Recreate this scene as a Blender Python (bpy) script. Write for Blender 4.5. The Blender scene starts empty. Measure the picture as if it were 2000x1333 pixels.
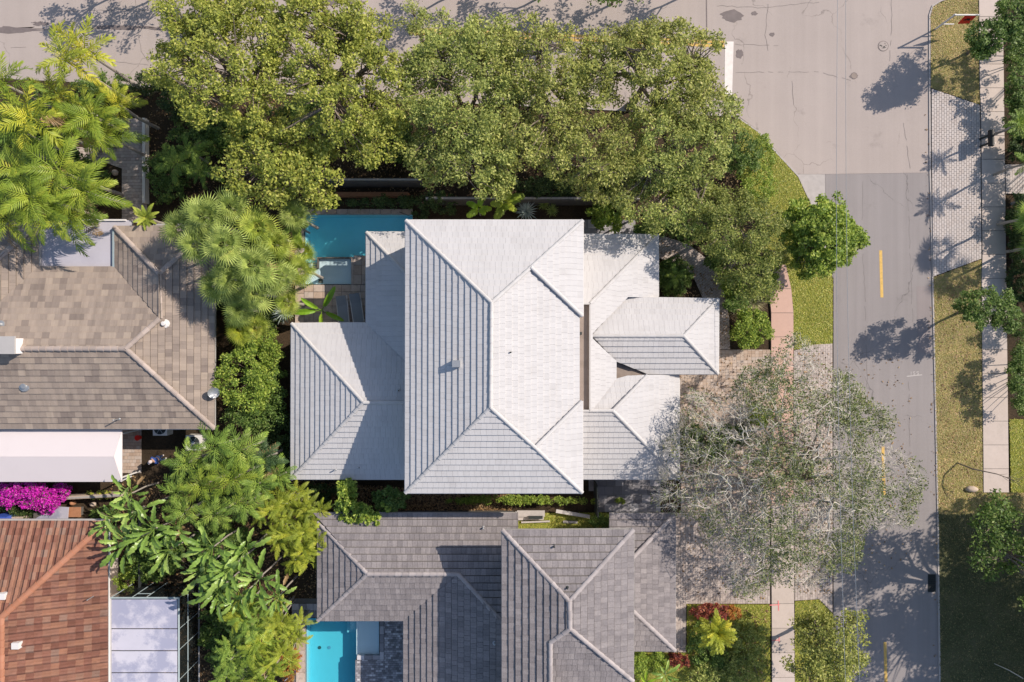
import bpy, math, random
import numpy as np
from mathutils import Vector, Matrix

# ------------------------------------------------------------------ camera, sky, sun, exposure
scene = bpy.context.scene
COL = scene.collection
H = 44.0                       # camera height above the ground
K = 66.0 / 2000.0 / H          # metres per photo pixel and per metre of distance

cam_data = bpy.data.cameras.new("camera")
cam_data.sensor_width = 36.0
cam_data.lens = 24.0
cam_data.clip_start = 0.5
cam_data.clip_end = 1500.0
cam = bpy.data.objects.new("camera", cam_data)
cam.location = (0, 0, H)
COL.objects.link(cam)
scene.camera = cam

SUN_EL, SUN_AZ = math.radians(38.0), math.radians(63.0)     # azimuth clockwise from +Y
SUN_DIR = Vector((math.sin(SUN_AZ) * math.cos(SUN_EL), math.cos(SUN_AZ) * math.cos(SUN_EL), math.sin(SUN_EL)))
world = bpy.data.worlds.new("World")
scene.world = world
world.use_nodes = True
wn = world.node_tree
sky = wn.nodes.new("ShaderNodeTexSky")
sky.sky_type = 'NISHITA'
sky.sun_disc = False
sky.sun_elevation = SUN_EL
sky.sun_rotation = SUN_AZ
wn.links.new(sky.outputs[0], wn.nodes["Background"].inputs[0])
wn.nodes["Background"].inputs[1].default_value = 0.10
sd = bpy.data.lights.new("sun", 'SUN')
sd.energy = 3.55
sd.angle = math.radians(0.5)
sd.color = (1.0, 0.90, 0.78)
sun = bpy.data.objects.new("sun", sd)
sun.rotation_euler = SUN_DIR.to_track_quat('Z', 'Y').to_euler()
sun.location = (30, 20, 60)
COL.objects.link(sun)
scene.view_settings.view_transform = 'Standard'
scene.view_settings.look = 'None'
scene.view_settings.gamma = 1.0
scene.view_settings.use_curve_mapping = False
scene.view_settings.exposure = 0.66
scene.cycles.max_bounces = 6
scene.cycles.transparent_max_bounces = 10

rnd = random.Random(7)
R = np.random.default_rng(11)

# ------------------------------------------------------------------ helpers
def W(px, py, z=0.0):
    """Photo pixel at height z -> point of the place."""
    return Vector(((px - 1000.0) * K * (H - z), (667.0 - py) * K * (H - z), z))

def link(name, data, parent=None, m=None, loc=None):
    o = bpy.data.objects.new(name, data)
    COL.objects.link(o)
    if parent is not None:
        o.parent = parent
        o.matrix_parent_inverse = INV.get(parent.name) or Matrix.Identity(4)
    if m is not None and data is not None and hasattr(data, "materials") and not data.materials:
        data.materials.append(m)
    if loc is not None:
        o.location = loc
    return o
INV = {}

def thing(name, label, cat, loc=(0, 0, 0), group=None):
    o = bpy.data.objects.new(name, None)
    COL.objects.link(o)
    o.location = loc
    o.empty_display_size = 0.3
    INV[o.name] = Matrix.Translation(-Vector(loc))      # parts are modelled in world coordinates
    o["label"] = label
    o["category"] = cat
    if group: o["group"] = group
    return o

def tag(o, label=None, cat=None, group=None, kind=None):
    if label: o["label"] = label
    if cat: o["category"] = cat
    if group: o["group"] = group
    if kind: o["kind"] = kind
    return o

class MB:
    def __init__(s): s.v, s.f = [], []
    def add(s, vs, fs):
        b = len(s.v)
        s.v += [tuple(x) for x in vs]
        s.f += [tuple(i + b for i in f) for f in fs]
        return s
    def prism(s, pts, z0, z1):
        """polygon (list of xy) between two heights"""
        n = len(pts)
        a = sum(pts[i][0] * pts[(i + 1) % n][1] - pts[(i + 1) % n][0] * pts[i][1] for i in range(n))
        if a < 0: pts = pts[::-1]
        vs = [(p[0], p[1], z0) for p in pts] + [(p[0], p[1], z1) for p in pts]
        fs = [tuple(range(n, 2 * n)), tuple(range(n - 1, -1, -1))]
        fs += [(i, (i + 1) % n, n + (i + 1) % n, n + i) for i in range(n)]
        return s.add(vs, fs)
    def box(s, c, sz, rz=0.0, m=None):
        x, y, z = sz[0] / 2, sz[1] / 2, sz[2] / 2
        vs = [Vector((a * x, b * y, d * z)) for d in (-1, 1) for a, b in ((-1, -1), (1, -1), (1, 1), (-1, 1))]
        M = Matrix.Translation(c) @ (m if m is not None else Matrix.Rotation(rz, 4, 'Z'))
        return s.add([M @ v for v in vs], [(3, 2, 1, 0), (4, 5, 6, 7), (0, 1, 5, 4), (1, 2, 6, 5), (2, 3, 7, 6), (3, 0, 4, 7)])
    def tube(s, pts, r, n=6, cap=True):
        pts = [Vector(p) for p in pts]
        rs = r if isinstance(r, (list, tuple)) else [r] * len(pts)
        vs, fs = [], []
        ref = None
        for i, p in enumerate(pts):
            t = (pts[min(i + 1, len(pts) - 1)] - pts[max(i - 1, 0)]).normalized()
            if ref is None:
                ref = Vector((1, 0, 0)) if abs(t.x) < 0.8 else Vector((0, 1, 0))
            a = t.cross(ref).normalized(); b = t.cross(a)
            ref = b.cross(t) if False else ref
            for k in range(n):
                w = 2 * math.pi * k / n
                vs.append(p + (a * math.cos(w) + b * math.sin(w)) * rs[i])
        for i in range(len(pts) - 1):
            for k in range(n):
                k2 = (k + 1) % n
                fs.append((i * n + k, i * n + k2, (i + 1) * n + k2, (i + 1) * n + k))
        if cap:
            fs.append(tuple(range(n - 1, -1, -1)))
            fs.append(tuple(range((len(pts) - 1) * n, len(pts) * n)))
        return s.add(vs, fs)
    def lathe(s, c, prof, n=12):
        c = Vector(c); vs, fs = [], []
        for r, z in prof:
            for k in range(n):
                w = 2 * math.pi * k / n
                vs.append(c + Vector((r * math.cos(w), r * math.sin(w), z)))
        for i in range(len(prof) - 1):
            for k in range(n):
                k2 = (k + 1) % n
                fs.append((i * n + k, i * n + k2, (i + 1) * n + k2, (i + 1) * n + k))
        fs.append(tuple(range(n - 1, -1, -1))); fs.append(tuple(range((len(prof) - 1) * n, len(prof) * n)))
        return s.add(vs, fs)
    def mesh(s, name):
        me = bpy.data.meshes.new(name)
        me.from_pydata(s.v, [], s.f)
        me.update()
        return me
    def build(s, name, m, parent=None, smooth=False):
        me = s.mesh(name)
        if smooth: me.shade_smooth()
        me.materials.append(m)
        return link(name, me, parent)

def quads_mesh(name, V):
    """V: (n, 4, 3) array of separate quads"""
    n = len(V)
    me = bpy.data.meshes.new(name)
    me.vertices.add(n * 4)
    me.vertices.foreach_set("co", np.ascontiguousarray(V.reshape(-1), dtype=np.float32))
    me.loops.add(n * 4)
    me.loops.foreach_set("vertex_index", np.arange(n * 4, dtype=np.int32))
    me.polygons.add(n)
    me.polygons.foreach_set("loop_start", np.arange(0, n * 4, 4, dtype=np.int32))
    me.update(calc_edges=True)
    return me

# ------------------------------------------------------------------ materials
def srgb(r, g, b):
    f = lambda c: (c / 255.0 / 12.92) if c / 255.0 <= 0.04045 else ((c / 255.0 + 0.055) / 1.055) ** 2.4
    return (f(r), f(g), f(b))

class NT:
    def __init__(s, name):
        s.m = bpy.data.materials.new(name); s.m.use_nodes = True
        s.t = s.m.node_tree; s.b = s.t.nodes["Principled BSDF"]; s.out = s.t.nodes["Material Output"]
        s.b.inputs["Specular IOR Level"].default_value = 0.3
    def n(s, k, **kw):
        x = s.t.nodes.new("ShaderNode" + k)
        for a, v in kw.items(): setattr(x, a, v)
        return x
    def l(s, a, b): s.t.links.new(a, b)
    def pos(s, sc=(1, 1, 1), rot=0.0):
        g = s.n("NewGeometry"); mp = s.n("Mapping")
        mp.inputs["Scale"].default_value = sc; mp.inputs["Rotation"].default_value = (0, 0, rot)
        s.l(g.outputs["Position"], mp.inputs[0]); return mp.outputs[0]
    def noise(s, scale, detail=4, rough=0.6, vec=None, dist=0.0):
        x = s.n("TexNoise"); x.inputs["Scale"].default_value = scale; x.inputs["Detail"].default_value = detail
        x.inputs["Roughness"].default_value = rough; x.inputs["Distortion"].default_value = dist
        s.l(vec if vec is not None else s.pos(), x.inputs["Vector"]); return x.outputs["Fac"]
    def math(s, op, a, b=None, c=None, clamp=False):
        x = s.n("Math", operation=op); x.use_clamp = clamp
        for i, v in enumerate((a, b, c)):
            if v is None: continue
            if isinstance(v, (int, float)): x.inputs[i].default_value = v
            else: s.l(v, x.inputs[i])
        return x.outputs[0]
    def ramp(s, fac, stops, interp='LINEAR'):
        x = s.n("ValToRGB"); r = x.color_ramp; r.interpolation = interp
        while len(r.elements) < len(stops): r.elements.new(0.5)
        for e, (p, c) in zip(r.elements, stops):
            e.position = p; e.color = (c[0], c[1], c[2], 1) if not isinstance(c, (int, float)) else (c, c, c, 1)
        s.l(fac, x.inputs[0]); return x.outputs[0]
    def mix(s, fac, a, b, mode='MIX'):
        x = s.n("Mix", data_type='RGBA', blend_type=mode)
        for sock, v in ((x.inputs[0], fac), (x.inputs[6], a), (x.inputs[7], b)):
            if isinstance(v, (int, float)): sock.default_value = v
            elif isinstance(v, tuple): sock.default_value = (v[0], v[1], v[2], 1)
            else: s.l(v, sock)
        return x.outputs[2]
    def rand(s):
        g = s.n("NewGeometry"); o = s.n("ObjectInfo")
        return s.math('FRACT', s.math('ADD', g.outputs["Random Per Island"], s.math('MULTIPLY', o.outputs["Random"], 7.31)))
    def scale(s, col, f):
        """colour times a value socket"""
        x = s.n("Vector Math" if False else "VectorMath", operation='MULTIPLY')
        if isinstance(col, tuple): x.inputs[0].default_value = col[:3]
        else: s.l(col, x.inputs[0])
        s.l(f, x.inputs[1]); return x.outputs[0]
    def bump(s, h, strength=0.4, dist=0.02):
        x = s.n("Bump"); x.inputs["Strength"].default_value = strength; x.inputs["Distance"].default_value = dist
        s.l(h, x.inputs["Height"]); s.l(x.outputs[0], s.b.inputs["Normal"])
    def done(s, col, rough=0.85, spec=None, metal=None):
        if isinstance(col, tuple): s.b.inputs["Base Color"].default_value = (col[0], col[1], col[2], 1)
        else: s.l(col, s.b.inputs["Base Color"])
        s.b.inputs["Roughness"].default_value = rough
        if spec is not None: s.b.inputs["Specular IOR Level"].default_value = spec
        if metal is not None: s.b.inputs["Metallic"].default_value = metal
        return s.m

def plain(name, col, rough=0.7, amt=0.12, scale=3.0, metal=None):
    t = NT(name)
    f = t.math('MULTIPLY_ADD', t.noise(scale, 5), 2 * amt, 1.0 - amt)
    return t.done(t.scale(col, f), rough, metal=metal)

def pieces(name, stops, nz=0.15, nscale=4.0, rough=0.85, bump=0.0, bscale=40.0, stain=None, down=0.0):
    """material for tiles, pavers, slabs: colour by piece, plus soft weathering"""
    t = NT(name)
    c = t.ramp(t.rand(), stops)
    f = t.math('MULTIPLY_ADD', t.noise(nscale, 6, 0.65), 2 * nz, 1.0 - nz)
    c = t.scale(c, f)
    if down:
        g = t.n("NewGeometry")
        cr = t.n("VectorMath", operation='CROSS_PRODUCT'); t.l(g.outputs["True Normal"], cr.inputs[0]); cr.inputs[1].default_value = (0, 0, 1)
        nm = t.n("VectorMath", operation='NORMALIZE'); t.l(cr.outputs[0], nm.inputs[0])
        dt = t.n("VectorMath", operation='DOT_PRODUCT'); t.l(nm.outputs[0], dt.inputs[0]); t.l(g.outputs["Position"], dt.inputs[1])
        sx = t.n("SeparateXYZ"); t.l(g.outputs["Position"], sx.inputs[0])
        cb = t.n("CombineXYZ"); t.l(dt.outputs["Value"], cb.inputs[0]); t.l(t.math('MULTIPLY', sx.outputs[2], 0.35), cb.inputs[1])
        k = t.noise(2.6, 5, 0.7, cb.outputs[0])
        k = t.math('MULTIPLY', t.ramp(k, [(0.40, 1.0), (0.62, 0.0)]), t.math('MULTIPLY_ADD', t.noise(0.35, 3), 1.3, -0.15, clamp=True))
        c = t.scale(c, t.math('MULTIPLY_ADD', k, -down, 1.0))
    if stain:
        sc, lo, hi, scol, amount = stain
        k = t.ramp(t.noise(sc, 7, 0.7), [(lo, 0.0), (hi, 1.0)])
        c = t.mix(t.math('MULTIPLY', k, amount), c, scol)
    if bump: t.bump(t.noise(bscale, 4), bump, 0.02)
    return t.done(c, rough)

def leaf(name, stops, trans=0.35, rough=0.55, nz=0.36, nscale=0.45):
    t = NT(name)
    if 'frond' in name or 'paddle' in name or 'banana' in name:
        trans = min(trans, 0.22)
        g = t.n("NewGeometry"); ob = t.n("ObjectInfo")
        fac = t.math('ADD', t.math('MULTIPLY', ob.outputs["Random"], 0.62), t.math('MULTIPLY', g.outputs["Random Per Island"], 0.38))
    else: fac = t.rand()
    c = t.ramp(fac, stops)
    f = t.math('MULTIPLY_ADD', t.noise(nscale, 3), 2 * nz, 1.0 - nz)
    c = t.scale(c, f)
    t.done(c, rough, 0.35)
    tr = t.n("BsdfTranslucent"); t.l(t.scale(c, t.math('ADD', 1.15, 0.0)), tr.inputs[0])
    mx = t.n("MixShader"); mx.inputs[0].default_value = trans
    t.l(t.b.outputs[0], mx.inputs[1]); t.l(tr.outputs[0], mx.inputs[2]); t.l(mx.outputs[0], t.out.inputs[0])
    return t.m

def asphalt(name, base, streak_rot=0.0, crack=0.5, streak=0.36):
    t = NT(name)
    big = t.noise(0.12, 5, 0.6)
    st = t.noise(1.0, 5, 0.6, t.pos((1.6, 0.035, 1), streak_rot))
    fine = t.noise(26.0, 3, 0.7)
    f = t.math('MULTIPLY_ADD', big, 0.30, 0.72)
    f = t.math('ADD', f, t.math('MULTIPLY_ADD', st, streak, -streak / 2))
    f = t.math('ADD', f, t.math('MULTIPLY_ADD', fine, 0.30, -0.10))
    c = t.scale(base, f)
    # patchy stains
    k = t.ramp(t.noise(0.5, 8, 0.72), [(0.60, 0.0), (0.72, 1.0)])
    c = t.mix(t.math('MULTIPLY', k, 0.22), c, (0.07, 0.06, 0.06))
    # cracks
    v = t.n("TexVoronoi"); v.feature = 'DISTANCE_TO_EDGE'; v.inputs["Scale"].default_value = 0.16
    d = t.n("TexNoise"); d.inputs["Scale"].default_value = 0.9; d.inputs["Detail"].default_value = 6
    pv = t.pos((1, 0.8, 1), streak_rot); t.l(pv, d.inputs["Vector"])
    ad = t.n("VectorMath", operation='MULTIPLY_ADD'); t.l(d.outputs["Color"], ad.inputs[0]); ad.inputs[1].default_value = (1.6, 1.6, 0); t.l(pv, ad.inputs[2])
    t.l(ad.outputs[0], v.inputs["Vector"])
    ck = t.ramp(v.outputs["Distance"], [(0.0, 1.0), (0.0035, 0.0)])
    ck = t.math('MULTIPLY', ck, t.ramp(t.noise(0.25, 3), [(0.48, 0.0), (0.56, 1.0)]))
    c = t.mix(t.math('MULTIPLY', ck, crack), c, (0.035, 0.032, 0.03))
    t.bump(fine, 0.35, 0.01)
    return t.done(c, 0.92, 0.2)

def ground_mat(name, stops, scale=6.0, scale2=0.6, speck=None):
    t = NT(name)
    n1 = t.noise(scale, 8, 0.75); n2 = t.noise(scale2, 5, 0.6)
    f = t.math('ADD', t.math('MULTIPLY', n1, 0.55), t.math('MULTIPLY', n2, 0.45))
    c = t.ramp(f, stops)
    if speck:
        k = t.ramp(t.noise(speck[0], 3, 0.8), [(speck[1], 0.0), (speck[1] + 0.05, 1.0)])
        c = t.mix(t.math('MULTIPLY', k, speck[3]), c, speck[2])
    t.bump(n1, 0.9, 0.06)
    return t.done(c, 0.95, 0.1)

M = {}
M['soil'] = ground_mat("mulch_and_soil", [(0.3, (0.020, 0.015, 0.011)), (0.5, (0.05, 0.036, 0.024)), (0.62, (0.09, 0.06, 0.036)), (0.75, (0.15, 0.10, 0.055))], 9.0, 0.5, (14.0, 0.66, (0.30, 0.19, 0.09), 0.6))
M['lawn'] = ground_mat("lawn_ground", [(0.36, (0.195, 0.202, 0.047)), (0.46, (0.345, 0.310, 0.094)), (0.54, (0.510, 0.360, 0.172)), (0.66, (0.690, 0.475, 0.312))], 10.0, 0.35)
M['greenlawn'] = ground_mat("green_lawn_ground", [(0.35, (0.143, 0.151, 0.028)), (0.5, (0.257, 0.257, 0.048)), (0.68, (0.399, 0.329, 0.099))], 12.0, 0.5)
M['darklawn'] = ground_mat("shade_toned_lawn_soil", [(0.33, (0.060, 0.060, 0.031)), (0.5, (0.111, 0.111, 0.054)), (0.68, (0.204, 0.170, 0.102))], 12.0, 0.5)  # lawn soil with the deep tree shade painted into its colour
M['asphalt'] = asphalt("street_asphalt", (0.30, 0.27, 0.264), 0.0, 0.5)
M['asphalt_light'] = asphalt("crossing_asphalt", (0.425, 0.362, 0.332), 0.0, 0.4, 0.18)
M['concrete'] = pieces("sidewalk_concrete", [(0, (0.475, 0.400, 0.356)), (0.5, (0.540, 0.454, 0.405)), (1, (0.508, 0.443, 0.410))], 0.10, 3.0, 0.9, 0.15, stain=(1.1, 0.55, 0.8, (0.216, 0.184, 0.151), 0.3))
M['pinkwalk'] = pieces("pink_concrete", [(0, (0.50, 0.33, 0.27)), (1, (0.56, 0.37, 0.30))], 0.08, 3.0, 0.9, 0.15, stain=(1.1, 0.58, 0.8, (0.2, 0.15, 0.12), 0.3))
M['kerb'] = plain("kerb_concrete", (0.42, 0.38, 0.36), 0.9, 0.2)
M['apron'] = pieces("apron_paver", [(0, (0.46, 0.40, 0.37)), (0.5, (0.52, 0.46, 0.43)), (1, (0.49, 0.44, 0.42))], 0.10, 2.0, 0.9)
M['softjoint'] = plain("pale_joint_sand", (0.22, 0.19, 0.17), 0.95, 0.2)
M['joint'] = plain("joint_sand", (0.13, 0.12, 0.115), 0.95, 0.2)
M['tanpaver'] = pieces("tan_paver", [(0, (0.381, 0.282, 0.221)), (0.4, (0.483, 0.375, 0.303)), (0.75, (0.432, 0.362, 0.318)), (1, (0.546, 0.442, 0.373))], 0.14, 1.5, 0.9)
M['greypaver'] = pieces("grey_paver", [(0, (0.364, 0.300, 0.270)), (0.5, (0.449, 0.383, 0.350)), (1, (0.502, 0.424, 0.380))], 0.14, 1.5, 0.9)
M['travertine'] = pieces("travertine", [(0, (0.40, 0.30, 0.24)), (0.3, (0.50, 0.38, 0.30)), (0.7, (0.44, 0.37, 0.33)), (1, (0.56, 0.44, 0.36))], 0.25, 5.0, 0.8, 0.2, stain=(3.0, 0.5, 0.7, (0.16, 0.13, 0.11), 0.5))
M['darkpaver'] = pieces("slate_paver", [(0, (0.16, 0.15, 0.16)), (0.5, (0.26, 0.25, 0.27)), (0.85, (0.40, 0.38, 0.40)), (1, (0.6, 0.58, 0.6))], 0.2, 5.0, 0.7)
M['white_tile'] = pieces("white_roof_tile", [(0, (0.501, 0.483, 0.482)), (0.12, (0.525, 0.507, 0.507)), (1, (0.540, 0.522, 0.521))], 0.04, 2.2, 0.75, 0.25, 14.0, stain=(0.9, 0.52, 0.85, (0.382, 0.357, 0.344), 0.5), down=0.10)
M['white_cap'] = pieces("white_ridge_cap", [(0, (0.472, 0.454, 0.449)), (1, (0.519, 0.501, 0.497))], 0.08, 3.0, 0.75)
M['tan_tile'] = pieces("tan_roof_tile", [(0, (0.225, 0.18, 0.155)), (0.15, (0.27, 0.218, 0.185)), (0.5, (0.325, 0.262, 0.218)), (0.8, (0.35, 0.28, 0.23)), (1, (0.385, 0.31, 0.25))], 0.10, 5.0, 0.85, 0.3, 20.0, down=0.28)
M['tan_cap'] = pieces("tan_ridge_cap", [(0, (0.317, 0.260, 0.230)), (1, (0.423, 0.349, 0.310))], 0.12, 4.0, 0.85)
M['grey_tile'] = pieces("grey_roof_tile", [(0, (0.22, 0.197, 0.20)), (0.5, (0.26, 0.233, 0.235)), (1, (0.30, 0.268, 0.266))], 0.38, 11.0, 0.8, 0.9, 30.0, down=0.32)
M['grey_cap'] = pieces("grey_ridge_cap", [(0, (0.298, 0.265, 0.263)), (1, (0.386, 0.345, 0.341))], 0.2, 6.0, 0.8)
M['clay_tile'] = pieces("clay_roof_tile", [(0, (0.158, 0.068, 0.047)), (0.3, (0.214, 0.094, 0.067)), (0.6, (0.251, 0.126, 0.090)), (0.85, (0.288, 0.140, 0.090)), (1, (0.233, 0.146, 0.114))], 0.22, 4.0, 0.85, 0.3, 20.0, stain=(0.7, 0.5, 0.75, (0.139, 0.071, 0.047), 0.45), down=0.35)
M['clay_cap'] = pieces("clay_ridge_cap", [(0, (0.342, 0.150, 0.089)), (1, (0.408, 0.190, 0.121))], 0.12, 4.0, 0.85)
M['deck'] = plain("roof_underlay", (0.12, 0.11, 0.10), 0.9)
M['stucco'] = plain("white_stucco", (0.68, 0.64, 0.59), 0.9, 0.08)
M['stucco_tan'] = plain("tan_stucco", (0.45, 0.38, 0.30), 0.9, 0.08)
M['trim'] = plain("white_trim", (0.66, 0.63, 0.61), 0.6, 0.06)
M['greytrim'] = plain("grey_trim", (0.40, 0.38, 0.37), 0.6, 0.1)
M['flatroof'] = pieces("flat_roof_coating", [(0, (0.443, 0.423, 0.475)), (1, (0.443, 0.423, 0.475))], 0.08, 0.6, 0.8, stain=(0.5, 0.5, 0.7, (0.354, 0.333, 0.389), 0.5))
M['strip'] = pieces("weathered_flat_roof", [(0, (0.282, 0.228, 0.198)), (1, (0.282, 0.228, 0.198))], 0.14, 2.0, 0.9, stain=(1.5, 0.5, 0.7, (0.180, 0.144, 0.120), 0.5))
M['metal'] = plain("grey_metal", (0.42, 0.43, 0.44), 0.4, 0.1, metal=0.6)
M['dark'] = plain("dark_metal", (0.03, 0.035, 0.035), 0.6, 0.2)
M['bronze'] = plain("enclosure_bar", (0.30, 0.36, 0.38), 0.5, 0.1)
M['white'] = plain("white_paint", (0.78, 0.74, 0.73), 0.6, 0.03, 1.0)
M['whitemetal'] = pieces("white_sheet_metal", [(0, (0.619, 0.555, 0.556)), (1, (0.636, 0.573, 0.574))], 0.025, 0.4, 0.55, stain=(0.5, 0.52, 0.8, (0.530, 0.472, 0.478), 0.35))
M['panel'] = pieces("weathered_panel", [(0, (0.494, 0.475, 0.550)), (1, (0.554, 0.536, 0.603))], 0.1, 1.5, 0.7, stain=(0.55, 0.46, 0.56, (0.306, 0.313, 0.423), 0.85))
M['crackfill'] = plain("crack_dark", (0.20, 0.175, 0.165), 0.9, 0.3)  # dull dark colour of the road cracks
M['patch'] = asphalt("patched_asphalt", (0.30, 0.26, 0.255), 0.0, 0.2)
M['yellow'] = plain("yellow_road_paint", (0.62, 0.40, 0.12), 0.85, 0.35, 7.0)
M['whitepaint'] = plain("white_road_paint", (0.72, 0.66, 0.62), 0.8, 0.2, 4.0)
M['chalk'] = plain("faded_chalk", (0.50, 0.46, 0.44), 0.9, 0.3, 9.0)
M['redpaint'] = plain("red_sidewalk_paint", (0.72, 0.22, 0.22), 0.8, 0.3, 8.0)
M['stainmark'] = plain("oil_stain", (0.17, 0.14, 0.135), 0.7, 0.3, 2.0)
M['red'] = plain("red_sign_board", (0.75, 0.03, 0.02), 0.5, 0.1)
M['black'] = plain("black_plastic", (0.015, 0.016, 0.017), 0.5, 0.1)
M['wood'] = plain("grey_brown_bark", (0.19, 0.15, 0.12), 0.95, 0.3, 9.0)
M['palmtrunk'] = plain("palm_trunk", (0.33, 0.29, 0.25), 0.9, 0.25, 7.0)
M['twig'] = pieces("silver_twig", [(0, (0.398, 0.366, 0.310)), (1, (0.632, 0.581, 0.500))], 0.2, 5.0, 0.9)
M['stone'] = plain("wall_stone", (0.11, 0.10, 0.09), 0.95, 0.3, 5.0)
M['coping'] = plain("wall_coping", (0.34, 0.32, 0.30), 0.9, 0.25, 5.0)
M['rock'] = plain("pale_rock", (0.45, 0.36, 0.29), 0.95, 0.3, 6.0)
M['plank'] = pieces("weathered_plank", [(0, (0.40, 0.36, 0.34)), (1, (0.52, 0.48, 0.46))], 0.2, 6.0, 0.85)
M['rust'] = plain("rusty_board", (0.36, 0.17, 0.09), 0.9, 0.3, 5.0)
M['fabric'] = plain("lounger_mesh", (0.26, 0.28, 0.31), 0.9, 0.08)
M['skin'] = plain("skin", (0.45, 0.27, 0.19), 0.6, 0.05)
M['bluecloth'] = plain("blue_cloth", (0.03, 0.07, 0.26), 0.9, 0.15, 8.0)
M['jeans'] = plain("dark_blue_trousers", (0.02, 0.035, 0.09), 0.9, 0.15, 8.0)
M['cap'] = plain("pale_cap", (0.55, 0.47, 0.47), 0.8, 0.05)
M['bluebin'] = plain("blue_plastic", (0.05, 0.10, 0.42), 0.5, 0.1)
M['plaster1'] = plain("pool_plaster_blue", (0.60, 0.88, 0.96), 0.8, 0.10, 1.2)
M['plaster2'] = plain("pool_plaster_aqua", (0.42, 0.56, 0.62), 0.8, 0.05, 1.2)
M['ledge'] = plain("pool_ledge_plaster", (0.66, 0.67, 0.70), 0.8, 0.05, 2.0)

def water(name, tint, gloss=0.06):
    t = NT(name)
    t.t.nodes.remove(t.b)
    tr = t.n("BsdfTransparent"); tr.inputs[0].default_value = (0.97, 0.99, 1.0, 1)
    gl = t.n("BsdfGlossy"); gl.inputs[0].default_value = (1, 1, 1, 1); gl.inputs["Roughness"].default_value = 0.08
    bp = t.n("Bump"); bp.inputs["Strength"].default_value = 0.25; bp.inputs["Distance"].default_value = 0.05
    t.l(t.noise(3.5, 4, 0.6, dist=1.0), bp.inputs["Height"]); t.l(bp.outputs[0], gl.inputs["Normal"])
    mx = t.n("MixShader"); mx.inputs[0].default_value = 0.035; t.l(tr.outputs[0], mx.inputs[1]); t.l(gl.outputs[0], mx.inputs[2])
    t.l(mx.outputs[0], t.out.inputs[0])
    va = t.n("VolumeAbsorption"); va.inputs[0].default_value = (*tint, 1); va.inputs[1].default_value = gloss
    t.l(va.outputs[0], t.out.inputs[1])
    return t.m
M['water1'] = water("pool_water_deep", (0.0, 0.87, 0.95), 0.42)
M['water2'] = water("pool_water_aqua", (0.0, 0.88, 0.95), 0.60)
t = NT("enclosure_screen"); t.t.nodes.remove(t.b)
_a = t.n("BsdfTransparent"); _b = t.n("BsdfDiffuse"); _b.inputs[0].default_value = (0.02, 0.025, 0.025, 1)
_m = t.n("MixShader"); _m.inputs[0].default_value = 0.55
t.l(_a.outputs[0], _m.inputs[1]); t.l(_b.outputs[0], _m.inputs[2]); t.l(_m.outputs[0], t.out.inputs[0])
M['screen'] = t.m

def L3(a, b, c, d=None):
    return [(0, a), (0.45, b), (0.8, c), (1, d or c)]
M['l_yellow'] = leaf("leaf_yellow_green", L3((0.167, 0.206, 0.039), (0.316, 0.355, 0.058), (0.473, 0.489, 0.088), (0.568, 0.537, 0.144)))
M['l_olive'] = leaf("leaf_olive", L3((0.147, 0.191, 0.044), (0.295, 0.343, 0.081), (0.442, 0.475, 0.117), (0.562, 0.554, 0.193)))
M['l_oak'] = leaf("leaf_grey_olive", L3((0.103, 0.138, 0.030), (0.207, 0.250, 0.052), (0.322, 0.350, 0.080), (0.414, 0.400, 0.120)))
M['l_bright'] = leaf("leaf_bright_green", L3((0.110, 0.179, 0.027), (0.221, 0.319, 0.043), (0.361, 0.450, 0.066), (0.481, 0.528, 0.109)))
M['l_mid'] = leaf("leaf_mid_green", L3((0.053, 0.099, 0.021), (0.106, 0.182, 0.033), (0.182, 0.266, 0.053), (0.258, 0.319, 0.091)))
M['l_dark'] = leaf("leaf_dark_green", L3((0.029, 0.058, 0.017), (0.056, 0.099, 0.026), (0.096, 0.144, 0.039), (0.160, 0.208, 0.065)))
M['l_olive2'] = leaf("leaf_light_olive", L3((0.160, 0.190, 0.042), (0.300, 0.330, 0.072), (0.440, 0.450, 0.108), (0.540, 0.500, 0.192)))
M['l_silver'] = leaf("leaf_silver_green", L3((0.198, 0.218, 0.112), (0.290, 0.310, 0.158), (0.370, 0.376, 0.211), (0.449, 0.396, 0.224)), 0.25)
M['l_sparse'] = leaf("leaf_sparse_grey_green", L3((0.095, 0.127, 0.043), (0.151, 0.193, 0.065), (0.216, 0.260, 0.096), (0.300, 0.266, 0.096)), 0.25)
M['l_magenta'] = leaf("magenta_bract", [(0, (0.07, 0.12, 0.02)), (0.13, (0.09, 0.13, 0.03)), (0.15, (0.42, 0.008, 0.30)), (0.5, (0.62, 0.012, 0.46)), (0.85, (0.72, 0.03, 0.56)), (1, (0.70, 0.22, 0.50))], 0.3)
M['l_red'] = leaf("croton_red", L3((0.082, 0.018, 0.018), (0.197, 0.041, 0.032), (0.368, 0.083, 0.046), (0.450, 0.185, 0.074)), 0.25)
M['l_orange'] = leaf("croton_orange", L3((0.337, 0.095, 0.023), (0.505, 0.178, 0.036), (0.404, 0.285, 0.059), (0.561, 0.261, 0.059)), 0.25)
M['l_palmy'] = leaf("frond_yellow_green", L3((0.211, 0.264, 0.026), (0.343, 0.376, 0.034), (0.502, 0.475, 0.042), (0.660, 0.502, 0.059)))
M['l_palmg'] = leaf("frond_fresh_green", L3((0.113, 0.182, 0.019), (0.211, 0.286, 0.028), (0.324, 0.377, 0.040), (0.478, 0.438, 0.058)))
M['l_palmm'] = leaf("frond_mid_green", L3((0.100, 0.174, 0.029), (0.200, 0.305, 0.044), (0.333, 0.436, 0.073), (0.501, 0.557, 0.101)))
M['l_palmd'] = leaf("frond_dark_green", L3((0.033, 0.073, 0.026), (0.066, 0.119, 0.040), (0.119, 0.185, 0.066), (0.211, 0.251, 0.106)))
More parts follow.
